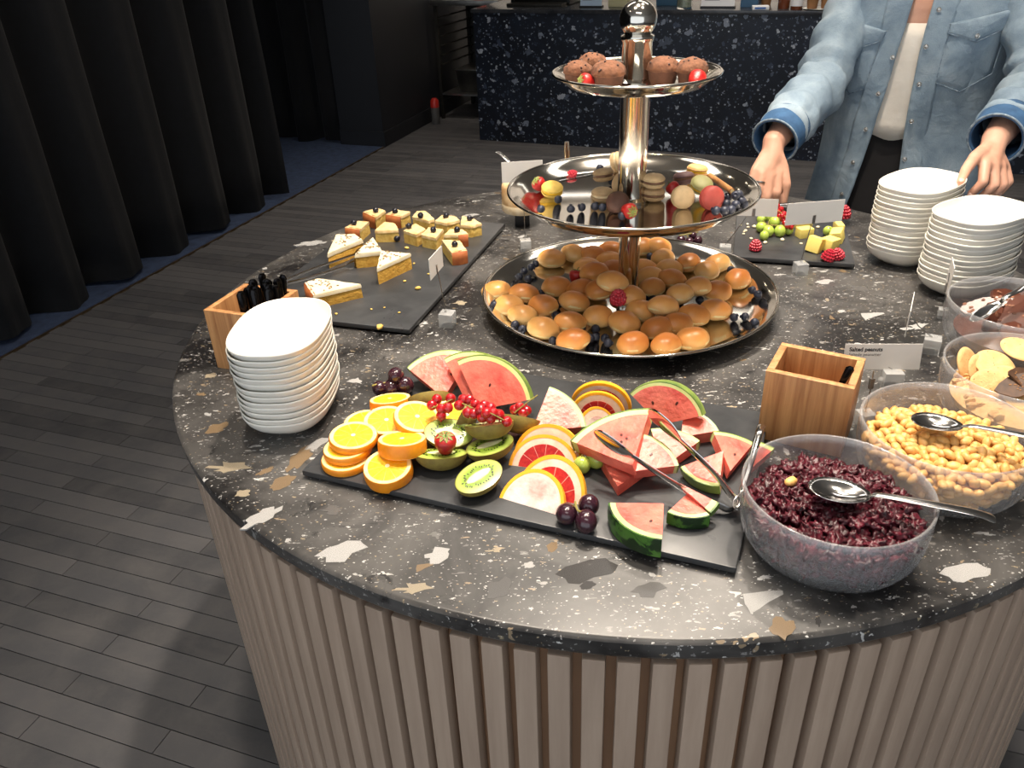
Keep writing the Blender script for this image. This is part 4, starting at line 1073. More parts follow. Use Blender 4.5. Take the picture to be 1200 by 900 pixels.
kiwi(561, 558, .0225, (-.05, -.22, 1), (1, .75, 0), 'halved kiwi lying cut face up at the front of the board', 0.98)
kiwi(517, 531, .0215, (.02, .30, 1), (1, .05, 0), 'halved kiwi with its brown side to the front beside the flat orange slice', 1.02)
kiwi(526, 507, .030, (.10, -.35, 1), (1, -.1, 0), 'halved kiwi with white core behind the strawberry', 1.0)
kiwi(574, 521, .024, (-.12, .02, 1), (1, .35, 0), 'halved kiwi under the one that carries red currants', 0.98)
kiwi(573, 496, .046, (-.10, .48, 1), (1, -.1, 0), 'halved kiwi carrying red currants with its side to the front', 0.98)
kiwi(608, 490, .026, (.25, .7, .8), (1, -.30, 0), 'halved kiwi leaning behind the red currant sprig', 0.95)
kiwi(541, 488, .030, (-.9, .3, .35), (.25, .9, .5), 'halved kiwi standing on edge between orange and currants', 0.95)
kiwi(502, 466, .020, (-.1, .8, .6), (1, -.25, 0), 'halved kiwi with its brown back to the front under the watermelon', 0.98)

# berries
STRAW = M_('strawberry_red', srgb(152, 20, 24), 0.32, col2=srgb(182, 42, 34), scale=120, bump=0.5, bscale=420, bdist=0.001)
LEAF = M_('berry_leaf', srgb(120, 140, 70), 0.6, col2=srgb(160, 160, 96), scale=120)
def strawberry_meshes():
    m = MB(); m.lathe([(0.0004, -0.019), (0.004, -0.0175), (0.009, -0.011), (0.0128, -0.002), (0.0135, 0.005), (0.011, 0.0095), (0.005, 0.0112), (0.0004, 0.0108)], 28)
    body = m.mesh('body', STRAW, True, 180)
    m = MB()
    for k in range(8):
        a = 2*PI*k/8; c, s = math.cos(a), math.sin(a); p = Vector((-s, c, 0))
        d = Vector((c, s, 0))
        V = [Vector((0, 0, .0112)) + p*.0012, Vector((0, 0, .0112)) - p*.0012, d*.006 - p*.0028 + Vector((0, 0, .0122)), d*.0115 + Vector((0, 0, .0098)), d*.006 + p*.0028 + Vector((0, 0, .0122))]
        m.add(V, [(0, 1, 2, 3, 4)])
    m.tube([(0, 0, .0108), (.001, 0, .014), (.003, .001, .017)], .0009, 6)
    return body, m.mesh('leaves', LEAF, False)
SB = strawberry_meshes()
def strawberry(w, n, label, s=1.0, leaves=True, name='strawberry'):
    o = thing(name, label, 'strawberry', frame(w, n, (1, .2, .1)) @ Matrix.Diagonal((s, s, s, 1)))
    link('body', SB[0], o)
    if leaves: link('leaves', SB[1], o)
    return o
strawberry(P(522, 519, ZS + .040), (.05, -.15, 1), 'red strawberry with green leaves lying on the kiwi halves', 1.0)

CURR = M_('red_currant', srgb(150, 12, 22), 0.14, col2=srgb(178, 24, 30), scale=80, Coat_Weight=0.5)
STEM = M_('green_stem', srgb(150, 140, 70), 0.7, col2=srgb(126, 112, 56), scale=60)
m = MB(); m.ball(0.0070, 2); m.lathe([(.0004, -.0080), (.0010, -.0084), (.0012, -.0067)], 6); me_curr = m.mesh('berry', CURR)
def currants(label, pts, stem, s=1.0):
    ws = [P(x, y, z) for x, y, z in pts]
    o = thing('red_currant_sprig', label, 'red currants', Matrix.Translation(ws[0]))
    for w in ws: link('berry', me_curr, o, Matrix.Translation(w - ws[0]) @ Matrix.Rotation(w.x*90, 4, 'X') @ Matrix.Diagonal((s, s, s, 1)))
    sp = smooth_path([P(*q) - ws[0] for q in stem], 4)
    m = MB(); m.tube(sp, .0008, 6)
    for w in ws:
        q = min(sp, key=lambda a: (a - (w - ws[0])).length); m.tube([q, w - ws[0]], .0004, 5)
    link('stem', m.mesh('stem', STEM), o)
C0 = ZS
currants('red currant sprig of five berries hanging beside the tilted orange slice', [(512, 468, C0+.058), (506, 475, C0+.054), (517, 479, C0+.054), (525, 478, C0+.054), (517, 487, C0+.046), (528, 467, C0+.058)], [(506, 478, C0+.055), (517, 474, C0+.060), (530, 468, C0+.060)])
currants('large red currant sprig lying on the halved kiwi', [(543, 468, C0+.066), (550, 469, C0+.066), (538, 475, C0+.062), (557, 474, C0+.066), (563, 480, C0+.070), (568, 475, C0+.066), (575, 478, C0+.070), (548, 484, C0+.064), (555, 485, C0+.064), (565, 489, C0+.062), (575, 490, C0+.062), (585, 486, C0+.064), (594, 494, C0+.056), (570, 484, C0+.070), (578, 484, C0+.068)],
         [(540, 472, C0+.066), (556, 479, C0+.070), (572, 483, C0+.073), (590, 492, C0+.062)])
currants('red currant sprig with long bare stem under the watermelon wedge', [(603, 480, C0+.030), (609, 477, C0+.034), (613, 484, C0+.030), (617, 481, C0+.032)], [(603, 484, C0+.032), (616, 473, C0+.042), (630, 463, C0+.050)])

DGRAPE = M_('dark_grape', srgb(40, 18, 30), 0.2, col2=srgb(62, 32, 42), scale=40, Coat_Weight=0.3)
GGRAPE = M_('green_grape', srgb(150, 176, 60), 0.22, col2=srgb(182, 200, 100), scale=40, Coat_Weight=0.3)
m = MB(); m.ball(1.0, 3, None, lambda v: Vector((v.x, v.y, v.z*1.12))); me_dg = m.mesh('grape', DGRAPE, True, 180)
m = MB(); m.ball(1.0, 3, None, lambda v: Vector((v.x, v.y, v.z*1.08))); me_gg = m.mesh('grape', GGRAPE, True, 180)
def bunch(label, pts, stem, me, cat='grapes'):
    ws = [P(x, y, z) for x, y, z, r in pts]
    o = thing('grape_bunch', label, cat, Matrix.Translation(ws[0]))
    for i, (w, q) in enumerate(zip(ws, pts)): link('grape', me, o, Matrix.Translation(w - ws[0]) @ Matrix.Rotation(1.2 + i, 4, 'X') @ Matrix.Diagonal((q[3], q[3], q[3], 1)))
    sp = smooth_path([P(*q) - ws[0] for q in stem], 4)
    m = MB(); m.tube(sp, .0013, 6)
    for w in ws:
        q = min(sp, key=lambda a: (a - (w - ws[0])).length); m.tube([q, w - ws[0]], .0009, 5)
    link('stem', m.mesh('stem', STEM), o)
bunch('small bunch of dark purple grapes at the back beside an orange slice', [(464, 440, ZS+.028, .0118), (459, 454, ZS+.0125, .0118), (475, 452, ZS+.014, .0122), (445, 455, ZS+.0115, .0110)], [(436, 452, ZS+.022), (448, 449, ZS+.020), (462, 448, ZS+.022)], me_dg)
bunch('small bunch of three dark grapes beside the striped watermelon wedge', [(664, 602, ZS+.012, .0122), (687, 611, ZS+.012, .0122), (690, 592, ZS+.016, .0118)], [(674, 588, ZS+.026), (677, 598, ZS+.024), (684, 600, ZS+.02)], me_dg)
def loose(px, py, z, r, me, name, label, cat, group=None):
    o = thing(name, label, cat, Matrix.Translation(P(px, py, z)) @ Matrix.Rotation(px*.7, 4, 'X'), group)
    link('skin', me, o, Matrix.Diagonal((r, r, r, 1))); m = MB(); m.tube([(0, 0, r*1.0), (0, .001, r*1.3)], .0008, 6); link('stem', m.mesh('stem', STEM), o)
loose(682, 545, ZS+.0105, .0105, me_gg, 'green_grape', 'smaller of two green grapes beside the grapefruit', 'grape')
loose(698, 538, ZS+.0118, .0118, me_gg, 'green_grape', 'larger of two green grapes beside the watermelon', 'grape')

BLUE = M_('blueberry_skin', srgb(26, 29, 42), 0.45, col2=srgb(52, 58, 76), scale=90, rnd=0.3)
BLACKB = M_('dark_blueberry', srgb(22, 22, 30), 0.3, col2=srgb(34, 34, 46), scale=90)
def blue_meshes(mat):
    m = MB(); m.ball(1.0, 2, None, lambda v: Vector((v.x, v.y, v.z*.92))); b = m.mesh('skin', mat, True, 180)
    m = MB(); m.lathe([(.20, .90), (.34, .98), (.42, 1.06), (.36, .94), (.2, .84)], 10); return b, m.mesh('crown', mat)
BLM, BKM = blue_meshes(BLUE), blue_meshes(BLACKB)
_rb = random.Random(77)
def blueberry(w, label, group, r=.0072, dark=False):
    n = Vector((_rb.uniform(-1, 1), _rb.uniform(-1.2, .6), _rb.uniform(-.2, 1)))
    o = thing('blueberry', label, 'blueberry', frame(w, n, (1, .3, .2)) @ Matrix.Diagonal((r, r, r, 1)), group)
    for me in (BKM if dark else BLM): link(me.name, me, o)

RASP = M_('raspberry_red', srgb(170, 26, 48), 0.4, col2=srgb(196, 50, 66), scale=100)
def rasp_mesh():
    m = MB()
    for j, (q, z, n) in enumerate(((.0085, .000, 13), (.0088, .0045, 13), (.0074, .009, 11), (.0050, .0128, 8), (.0018, .0152, 4))):
        for k in range(n):
            a = 2*PI*(k + .5*(j % 2))/n; m.ball(.0027, 1, Matrix.Translation((q*math.cos(a), q*math.sin(a), z)))
    m.ball(1, 2, Matrix.Translation((0, 0, .006)) @ Matrix.Diagonal((.0082, .0082, .008, 1)))
    return m.mesh('drupelets', RASP)
me_rasp = rasp_mesh()
m = MB(); m.lathe([(.0004, -.003), (.005, -.0026), (.007, -.001), (.006, .001)], 12); me_rh = m.mesh('hollow', M_('raspberry_hollow', srgb(200, 90, 96), 0.6, col2=srgb(180, 70, 80), scale=80))
def raspberry(w, label, n=(0, 0, 1), s=1.0, group=None):
    o = thing('raspberry', label, 'raspberry', frame(w, n, (1, .1, .2)) @ Matrix.Diagonal((s, s, s, 1)), group)
    link('drupelets', me_rasp, o); link('hollow', me_rh, o)

# ------------------------------------------------------------------ cakes on the cake board
SPONGE = M_('yellow_sponge', srgb(214, 168, 74), 0.8, col2=srgb(190, 140, 52), scale=110, bump=0.8, bscale=220, bdist=0.002)
SPONGE2 = M_('pale_sponge', srgb(222, 192, 108), 0.85, col2=srgb(200, 160, 74), scale=110, bump=0.8, bscale=220, bdist=0.002)
ICING = M_('cream_icing', srgb(230, 218, 190), 0.65, col2=srgb(216, 200, 162), scale=40, bump=0.5, bscale=90, bdist=0.002)
ICING2 = M_('crumbly_icing', srgb(226, 200, 150), 0.75, col2=srgb(204, 168, 108), scale=60, bump=0.8, bscale=120, bdist=0.002)
CRUST = M_('brown_cake_crust', srgb(168, 96, 44), 0.7, col2=srgb(138, 70, 30), scale=50, bump=0.5, bscale=160, bdist=0.001)
NUT = M_('chopped_nuts', srgb(150, 122, 84), 0.8, col2=srgb(110, 84, 56), scale=200)
def poly_cake(pts, h, label, sponge, icing, ice_h, nuts=False, crust_edge=None, group=None, seed=0):
    """three or four top corners given as photo pixels, at height h over the board"""
    W = [P(x, y, ZS + h) for x, y in pts]; c = sum(W, Vector())/len(W)
    loc = Vector((c.x, c.y, TZ + ZS)); q = [(w.x - c.x, w.y - c.y) for w in W]
    if sum(q[i][0]*q[(i+1) % len(q)][1] - q[(i+1) % len(q)][0]*q[i][1] for i in range(len(q))) < 0: q = q[::-1]; crust_edge = None if crust_edge is None else (len(q) - 2 - crust_edge) % len(q)
    o = thing('cake_slice', label, 'cake', Matrix.Translation(loc), group)
    def dense(z0, z1, infl, nz, amp, sd):
        n = 8; ring = []
        for i in range(len(q)):
            a, b = Vector(q[i]), Vector(q[(i+1) % len(q)])
            for k in range(n):
                p_ = a.lerp(b, k/n); l = p_.length; p_ = p_*(1 + infl/max(l, .01)); ring.append(p_)
        V, F = [], []; m = len(ring)
        for j in range(nz + 1):
            z = z0 + (z1-z0)*j/nz
            for p_ in ring:
                d = noise.noise((p_.x*120 + sd, p_.y*120, z*120))*amp
                e = 1 + d/max(p_.length, .01)
                if j == nz: e *= 0.97
                V.append((p_.x*e, p_.y*e, z + (d*0.5 if j == nz else 0)))
        V.append((0, 0, z1 + 0.0015))
        for j in range(nz):
            for k in range(m): F.append((j*m+k, j*m+(k+1) % m, (j+1)*m+(k+1) % m, (j+1)*m+k))
        for k in range(m): F.append((nz*m+k, nz*m+(k+1) % m, len(V)-1))
        F.append(tuple(range(m-1, -1, -1)))
        return V, F
    link('sponge', mesh('sponge', *dense(0, h - ice_h, 0, 3, .0008, seed), sponge, True, 50), o)
    ic = link('icing', mesh('icing', *dense(h - ice_h, h, 0.0006, 2, .0016, seed + 9), icing, True, 60), o)
    if nuts:
        r = random.Random(seed); m = MB()
        for k in range(26):
            u = [r.random() for _ in q]; s_ = sum(u); x = sum(a*b[0] for a, b in zip(u, q))/s_; y = sum(a*b[1] for a, b in zip(u, q))/s_
            m.ball(1, 1, Matrix.Translation((x, y, h + .0012)) @ Matrix.Rotation(r.uniform(0, 3), 4, 'Z') @ Matrix.Diagonal((.0028, .0015, .0011, 1)))
        k_ = link('chopped_nuts', m.mesh('chopped_nuts', NUT), ic); k_['kind'] = 'stuff'
    if crust_edge is not None:
        a, b = Vector(q[crust_edge]), Vector(q[(crust_edge+1) % len(q)]); n2 = Vector(((b-a).y, -(b-a).x)).normalized()
        m = MB(); V = []
        for j, z in enumerate((0.0004, h*0.5, h - .002)):
            for k in range(7):
                p_ = a.lerp(b, k/6); bl = .0042*math.sin(PI*k/6) + .0018 + .001*(j == 1); V.append((p_.x + n2.x*bl, p_.y + n2.y*bl, z))
        for k in range(7): p_ = a.lerp(b, k/6); V.append((p_.x - n2.x*.004, p_.y - n2.y*.004, h + .0006))
        F = [(j*7+k, j*7+k+1, (j+1)*7+k+1, (j+1)*7+k) for j in range(3) for k in range(6)]
        link('crust', mesh('crust', V, F, CRUST, True, 180), o)
    return loc
G_BIG, G_SMALL = 'iced cake slices', 'small cake pieces with blueberries'
def cx(x, y): return (370 + x/5.217, 230 + y/5.217)
poly_cake([(357, 331), (367, 346), (423, 333), (372, 326)], .026, 'long iced cake slice nearest the stack of bowls', SPONGE, ICING, .007, True, 0, G_BIG, 1)
poly_cake([cx(70, 352), cx(285, 262), cx(235, 228), cx(125, 234)], .030, 'iced cake slice with chopped nuts beside the tong head', SPONGE, ICING, .008, True, None, G_BIG, 2)
poly_cake([cx(238, 352), cx(405, 335), cx(350, 248)], .030, 'iced cake slice in the middle of the nut-topped three', SPONGE, ICING, .008, True, None, G_BIG, 3)
poly_cake([cx(373, 442), cx(580, 348), cx(400, 332)], .032, 'iced cake slice with its pointed end to the front, alone on bare slate', SPONGE, ICING, .007, True, None, G_BIG, 4)
small = [([(180, 190), (270, 205), (325, 155), (260, 150)], 0, (233, 160), 'small cake piece with brown end beside the nut-topped slice'),
         ([(290, 95), (365, 130), (425, 85), (380, 72)], 0, (367, 84), 'small cake piece with brown end at the far corner of the board'),
         ([(360, 210), (505, 205), (485, 165), (420, 155)], None, None, 'small cake piece without a berry'),
         ([(428, 110), (520, 125), (575, 95), (490, 80)], 0, (484, 88), 'small cake piece with a berry behind the one without'),
         ([(590, 125), (690, 150), (725, 140), (670, 88), (620, 90)], None, (641, 117), 'small cake piece with a berry in the rear row centre'),
         ([(535, 210), (615, 235), (672, 200), (610, 165)], None, (570, 181), 'small cake piece with a berry beside the loose blueberry'),
         ([(645, 235), (735, 255), (780, 200), (690, 190)], None, (718, 204), 'small cake piece with a berry behind the card'),
         ([(730, 150), (800, 165), (880, 145), (850, 120), (770, 115)], None, (797, 117), 'small cake piece with a berry rear row beside the end piece'),
         ([(885, 175), (950, 180), (1012, 165), (960, 135), (895, 118)], None, (940, 134), 'small cake piece at the bare end of the board'),
         ([(785, 235), (870, 235), (930, 230), (900, 200), (820, 200)], 1, (864, 203), 'small cake piece with brown end second nearest the card'),
         ([(770, 265), (830, 345), (925, 330), (880, 270)], 1, (850, 292), 'small cake piece with brown end beside the card')]
for i, (pts, ce, bb, lab) in enumerate(small):
    h = .026
    poly_cake([cx(*q) for q in pts], h, lab, SPONGE2, ICING2, .006, False, ce, G_SMALL, 20 + i)
    if bb:
        x, y = cx(*bb); blueberry(P(x, y, ZS + h + .0062), 'dark blueberry on the ' + lab.replace('small cake piece', 'small piece').replace(' with a berry', ''), 'blueberries on the cakes', .0066, True)
x, y = cx(497, 257); blueberry(P(x, y, ZS + .0070), 'loose dark blueberry lying on the cake board between cake pieces', None, .0074, True)
x, y = cx(768, 397); blueberry(P(x, y, ZS + .0055), 'loose small blueberry under the brown-ended cake beside the card', None, .0055, True)
crumb_me = blob_mesh('cake_crumb', SPONGE2, .0050, .0034, .0026, 4, .5, 2.0, 1)
for i, (px, py, s) in enumerate([(625, 560, 1.3), (390, 797, 1.7), (555, 315, 1.2), (545, 518, .8), (340, 690, .6), (510, 710, .6), (600, 410, .7), (690, 475, .7), (420, 680, .5), (125, 718, .7)]):
    x, y = cx(px, py)
    tag(link('cake_crumb', crumb_me, None, Matrix.Translation(P(x, y, ZS + .0022*s)) @ Matrix.Rotation(i*1.3, 4, 'Z') @ Matrix.Diagonal((s, s, s, 1))), 'pale cake crumb lying on the bare slate of the cake board', 'crumb', 'crumbs on the cake board')

# ------------------------------------------------------------------ buns on the bottom tray
t = NT('bun_crust'); v = t.coord('Object'); sx = t.node('ShaderNodeSeparateXYZ'); t.link(v, sx.inputs[0])
oi = t.node('ShaderNodeObjectInfo')
hgt = t.math('MULTIPLY_ADD', sx.outputs[2], 34.0, 0.30)
h2 = t.math('ADD', t.math('ADD', hgt, t.math('MULTIPLY_ADD', t.noise(v, 46, 3).outputs[0], 0.5, -0.25)), t.math('MULTIPLY_ADD', oi.outputs['Random'], 0.6, -0.3))
c = t.ramp(h2, [(0.0, srgb(238, 200, 136)), (0.38, srgb(230, 172, 100)), (0.8, srgb(212, 140, 72)), (1.0, srgb(196, 120, 58))])
t.base(c, 0.34); BUN = t.m
CREAM = M_('bun_filling', srgb(240, 220, 168), 0.5, col2=srgb(228, 200, 140), scale=60)
def bun_meshes(seed):
    def dome(v):
        n = 1 + .07*noise.noise(v*1.3 + Vector((seed*5.1, 0, 0)))
        z = v.z*(0.92 if v.z > 0 else 0.74)
        return Vector((v.x*.0268*n, v.y*.0215*n, z*.0205*n))
    m = MB(); m.ball(1.0, 3, None, dome); b = m.mesh('crust', BUN, True, 180)
    m = MB(); m.lathe([(1.0, -.0030), (1.012, -.0012), (1.0, .0006)], 28, Matrix.Diagonal((.0262, .0209, 1, 1))); return b, m.mesh('seam', CREAM)
BM = [bun_meshes(k) for k in range(6)]
def ca(x, y): return (550 + x/6.316, 280 + y/6.316)
def cb(x, y): return (720 + x/6, 270 + y/6)
buns = [ca(*q) for q in [(200, 390), (290, 500), (405, 410), (395, 570), (545, 495), (545, 665), (645, 355), (745, 620), (770, 750), (610, 150), (775, 112), (915, 122), (1045, 90), (875, 212), (925, 250), (825, 375), (775, 470), (970, 378), (955, 578), (1040, 165), (1055, 235), (1060, 320)]] + \
       [cb(*q) for q in [(130, 795), (365, 805), (545, 765), (300, 690), (440, 660), (70, 650), (185, 570), (345, 535), (555, 600), (705, 565), (725, 430), (585, 400), (460, 455), (265, 410), (400, 345), (385, 275), (340, 200), (310, 118), (520, 232), (650, 290), (720, 240), (865, 345), (200, 270), (110, 465), (190, 118), (250, 330)]]
SC = Vector((SX, SY, 0))
FL0 = TRAYS[0][2]
placed = []
rr = random.Random(9)
order = sorted(range(len(buns)), key=lambda i: -(P(*buns[i], FL0 + .016) - SC).xy.length)
for i in order:
    x, y = buns[i]; best = None
    for z in (FL0 + .0158, FL0 + .030, FL0 + .043, FL0 + .056):
        w = P(x, y, z)
        lim = (w - SC).xy.length
        if (lim > .135 and z > FL0 + .017) or (lim > .085 and z > FL0 + .031): continue
        d = min([((w - q).length) for q in placed] + [9])
        if (w - SC).xy.length < .040: d = min(d, (w - SC).xy.length)
        rc = (w - SC).xy.length
        if rc > 0.222: d = -1 if rc > .235 else d
        if best is None or d > best[0] + .001: best = (d, w)
        if d > .037: break
    w = best[1]; placed.append(w)
    ctr = (w - SC); lab = 'golden glazed bun in the heap on the bottom tray'
    o = thing('bun', 'golden glazed bun lying at the rim of the bottom tray' if ctr.xy.length > .165 else lab, 'bun', Matrix.Translation(w) @ Matrix.Rotation(rr.uniform(-.5, .5) + (0.4 if x > 740 else -.1), 4, 'Z') @ Matrix.Rotation(rr.uniform(-.22, .22), 4, 'X') @ Matrix.Rotation(rr.uniform(-.2, .2), 4, 'Y') @ Matrix.Diagonal((1, 1, 1, 1)), 'buns at the tray rim' if ctr.xy.length > .165 else 'buns heaped round the column')
    for me in BM[rr.randrange(6)]: link(me.name, me, o)
for q in [ca(*k) for k in [(490, 185), (455, 210), (405, 240), (370, 280), (435, 295), (530, 405), (185, 485), (340, 635), (395, 668), (620, 755), (825, 660), (935, 665), (895, 735), (935, 725), (1005, 735), (1028, 770), (655, 490), (640, 565)]] + [cb(*k) for k in [(250, 182), (285, 255), (970, 420), (1008, 450), (840, 612), (918, 608), (985, 648), (820, 278), (600, 490), (462, 540), (215, 475), (270, 480)]]:
    w = P(q[0], q[1], FL0 + .0072)
    rc = (w - SC).xy.length
    if rc > .205: w = P(q[0], q[1], FL0 + .0072 + (rc - .205)*.55)
    blueberry(w, 'blueberry lying among the buns on the bottom tray', 'blueberries on the bottom tray', .0074)
strawberry(P(*ca(790, 275), FL0 + .020), (.2, .3, 1), 'dark red strawberry between the buns left of the column', 0.95)
raspberry(P(*ca(1100, 455), FL0 + .042), 'dark red raspberry on the buns right in front of the column', (0, -.3, 1), 1.25)

# ------------------------------------------------------------------ macarons on the middle tray
FL1 = TRAYS[1][2]
def mac_mats(nm, c):
    dk = tuple(v*0.82 for v in c[:3]) + (1,)
    return M_('macaron_' + nm, c, 0.55, col2=dk, scale=70), M_('macaron_foot_' + nm, dk, 0.8, col2=c, scale=240, bump=1.0, bscale=500)
MAC = {k: mac_mats(k, c) for k, c in dict(yellow=srgb(232, 196, 96), tan=srgb(190, 160, 120), brown=srgb(96, 66, 54), cream=srgb(214, 184, 140), mauve=srgb(112, 84, 84), peach=srgb(222, 172, 110), green=srgb(170, 166, 110), salmon=srgb(196, 84, 74)).items()}
FILL = {k: M_('macaron_fill_' + k, c, 0.5, col2=tuple(v*.85 for v in c[:3]) + (1,), scale=60) for k, c in dict(yellow=srgb(236, 190, 30), tan=srgb(120, 84, 60), cream=srgb(236, 216, 176), pink=srgb(200, 90, 90)).items()}
mac_me = {}
def macaron(px, py, z, kind, label, fill='tan', n=(0, 0, 1), s=1.0):
    if (kind, fill) not in mac_me:
        dome = [(.0004, .0068), (.008, .0064), (.0135, .0050), (.0165, .0026), (.0172, .0006)]
        foot = [(.0172, .0006), (.0180, .0002), (.0180, -.0018), (.0168, -.0022)]
        a = MB(); a.lathe(dome, 28, Matrix.Translation((0, 0, .0042))); a.lathe(dome, 28, Matrix.Translation((0, 0, -.0042)) @ Matrix.Rotation(PI, 4, 'X'))
        b = MB(); b.lathe(foot, 28, Matrix.Translation((0, 0, .0042))); b.lathe(foot, 28, Matrix.Translation((0, 0, -.0042)) @ Matrix.Rotation(PI, 4, 'X'))
        f = MB(); f.lathe([(.0150, .0024), (.0168, .0014), (.0172, 0), (.0168, -.0014), (.0150, -.0024)], 28)
        mac_me[(kind, fill)] = (a.mesh('shell', MAC[kind][0]), b.mesh('ruffled_foot', MAC[kind][1]), f.mesh('filling', FILL[fill]))
    o = thing('macaron', label, 'macaron', frame(P(px, py, FL1 + z), n, (1, .2, .1)) @ Matrix.Diagonal((s, s, s, 1)), 'macarons on the middle tray')
    for me in mac_me[(kind, fill)]: link(me.name, me, o)
H = .0112
macaron(647, 222, H, 'yellow', 'yellow macaron with bright lemon filling beside a strawberry', 'yellow', (.05, -.25, 1))
macaron(706, 228, H, 'tan', 'tan macaron lying flat in front of the leaning ones', 'cream')
macaron(707, 205, H + .008, 'tan', 'tan macaron leaning behind the flat tan one', 'tan', (-.1, .15, 1))
macaron(724, 238, .0135, 'brown', 'dark brown macaron leaning on the column', 'tan', (-.2, -.8, .75))
macaron(723, 190, .018, 'cream', 'cream macaron standing on edge behind the column', 'cream', (.9, -.3, .3))
macaron(728, 214, H + .002, 'cream', 'cream macaron half hidden left of the column', 'cream', (-.8, -.3, .5))
macaron(766, 227, H, 'tan', 'tan macaron lowest of the two stacked right of the column', 'tan')
macaron(766, 212, H + .0225, 'cream', 'pale macaron topmost of the two stacked right of the column', 'tan')
macaron(801, 209, .017, 'mauve', 'mauve brown macaron leaning on top of the right-hand group', 'tan', (-.1, .25, 1))
macaron(817, 200, H + .004, 'peach', 'peach macaron lying rearmost in the right-hand group', 'yellow', (.1, .05, 1))
macaron(800, 231, .0175, 'cream', 'beige macaron standing on edge facing the front', 'cream', (.05, -1, .18))
macaron(822, 217, .019, 'green', 'olive green macaron wedged behind the cracked red one', 'yellow', (.1, -.5, 1))
macaron(834, 232, .0175, 'salmon', 'cracked salmon red macaron standing on edge', 'pink', (.2, -1, .25), 1.05)
strawberry(P(632, 216, FL1 + .0135), (-.5, -.2, .6), 'red strawberry beside the yellow macaron', 0.9)
strawberry(P(789, 221, FL1 + .0135), (-.5, .5, .5), 'red strawberry squeezed behind the beige macaron', 0.85)
o = strawberry(P(737, 247, FL1 + .0135), (.4, -.8, .1), 'dark red strawberry with pale leaves in front of the column', 0.9)
raspberry(P(668, 206, FL1 + .004), 'small orange-red berry on a thin pick beside the yellow macaron', (1, .2, .5), .8)
for x, y in [(669, 245), (682, 243), (634, 245), (654, 234), (697, 242), (706, 243), (729, 253), (703, 196), (717, 213)]:
    blueberry(P(x, y, FL1 + .0070), 'blueberry lying on the left half of the middle tray', 'blueberries on the left of the middle tray', .0068)
for k, (x, y) in enumerate([(862, 229), (853, 231), (851, 239), (862, 240), (839, 247), (849, 247), (857, 246), (869, 235), (866, 228)]):
    blueberry(P(x, y, FL1 + .0085 + (.008 if k in (0, 8) else 0)), 'blueberry heaped beside the salmon red macaron', 'blueberries heaped on the right of the middle tray', .0074)
o = thing('cinnamon_stick', 'thin brown rolled wafer leaning behind the blueberries', 'wafer', Matrix.Translation(P(832, 206, FL1 + .012)))
e = P(858, 224, FL1 + .020) - P(832, 206, FL1 + .012)
m = MB(); m.tube([Vector(), e*.5, e], .0048, 14); link('wafer_roll', m.mesh('wafer_roll', M_('wafer_brown', srgb(176, 124, 72), .7, col2=srgb(150, 100, 56), scale=60)), o)
m = MB(); m.tube([e*.999, e*1.004], .0030, 10); link('cream_end', m.mesh('cream_end', CREAM), o)
o = thing('cocktail_pick', 'thin steel pick lying on the middle tray behind the yellow macaron', 'pick', Matrix.Translation(P(655, 212, FL1 + .0015)))
e = P(700, 203, FL1 + .0015) - P(655, 212, FL1 + .0015)
m = MB(); m.tube([Vector(), e], .0009, 8); link('shaft', m.mesh('shaft', MAT_CUTLERY), o)
m = MB(); m.ball(.0022, 1, Matrix.Translation(e)); link('bead', m.mesh('bead', MAT_CUTLERY), o)

# ------------------------------------------------------------------ muffins on the top tray
FL2 = TRAYS[2][2]
MUF = M_('muffin_top', srgb(120, 78, 54), .9, col2=srgb(80, 50, 34), scale=80, bump=1.0, bscale=130, bdist=.003)
MUFB = M_('muffin_base', srgb(90, 56, 40), .85, col2=srgb(72, 44, 30), scale=60, bump=.5, bscale=200)
MUFD = M_('muffin_chip', srgb(64, 34, 24), .6, col2=srgb(50, 26, 18), scale=90)
def muffin(px, py, label, seed, s=1.0, tilt=(0, 0, 1)):
    w = P(px, py, FL2 + .020); w.z = TZ + FL2
    o = thing('muffin', label, 'muffin', frame(w, tilt, (1, .1, .1)) @ Matrix.Diagonal((s, s, s, 1)), 'muffins on the top tray')
    m = MB(); m.lathe([(.0004, 0), (.0165, 0), (.0180, .002), (.0215, .020), (.0004, .021)], 32); link('base', m.mesh('base', MUFB), o)
    def fn(v):
        n = 1 + .12*noise.noise(v*2.2 + Vector((seed*3.3, 0, 0))); z = v.z*(.017 if v.z > 0 else .005)*n
        return Vector((v.x*.0238*n, v.y*.0238*n, z + .021))
    m = MB(); m.ball(1.0, 3, None, fn); tp = link('top', m.mesh('top', MUF, True, 180), o)
    r = random.Random(seed); m = MB()
    for k in range(9):
        a, b = r.uniform(0, 6.28), r.uniform(.3, 1.3); d = Vector((math.cos(a)*math.cos(b), math.sin(a)*math.cos(b), math.sin(b))); m.ball(.0018, 1, Matrix.Translation(fn(d)))
    link('chocolate_chips', m.mesh('chocolate_chips', MUFD), tp)
muffin(677, 84, 'brown muffin at the rim beside the left strawberry', 1, .95)
muffin(694, 74, 'brown muffin rearmost on the left half of the top tray', 2, .95)
muffin(713, 88, 'brown muffin with chopped topping beside the column', 3, 1.08)
muffin(777, 82, 'tall brown muffin standing right of the column', 4, 1.05)
muffin(811, 83, 'brown muffin behind the right strawberry', 5, 1.02)
strawberry(P(687, 96, FL2 + .012), (-.8, -.3, .2), 'red strawberry in front of the left muffins on the top tray', 0.9)
strawberry(P(817, 93, FL2 + .013), (.3, .8, .3), 'red strawberry in front of the right muffin on the top tray', 0.95, False)

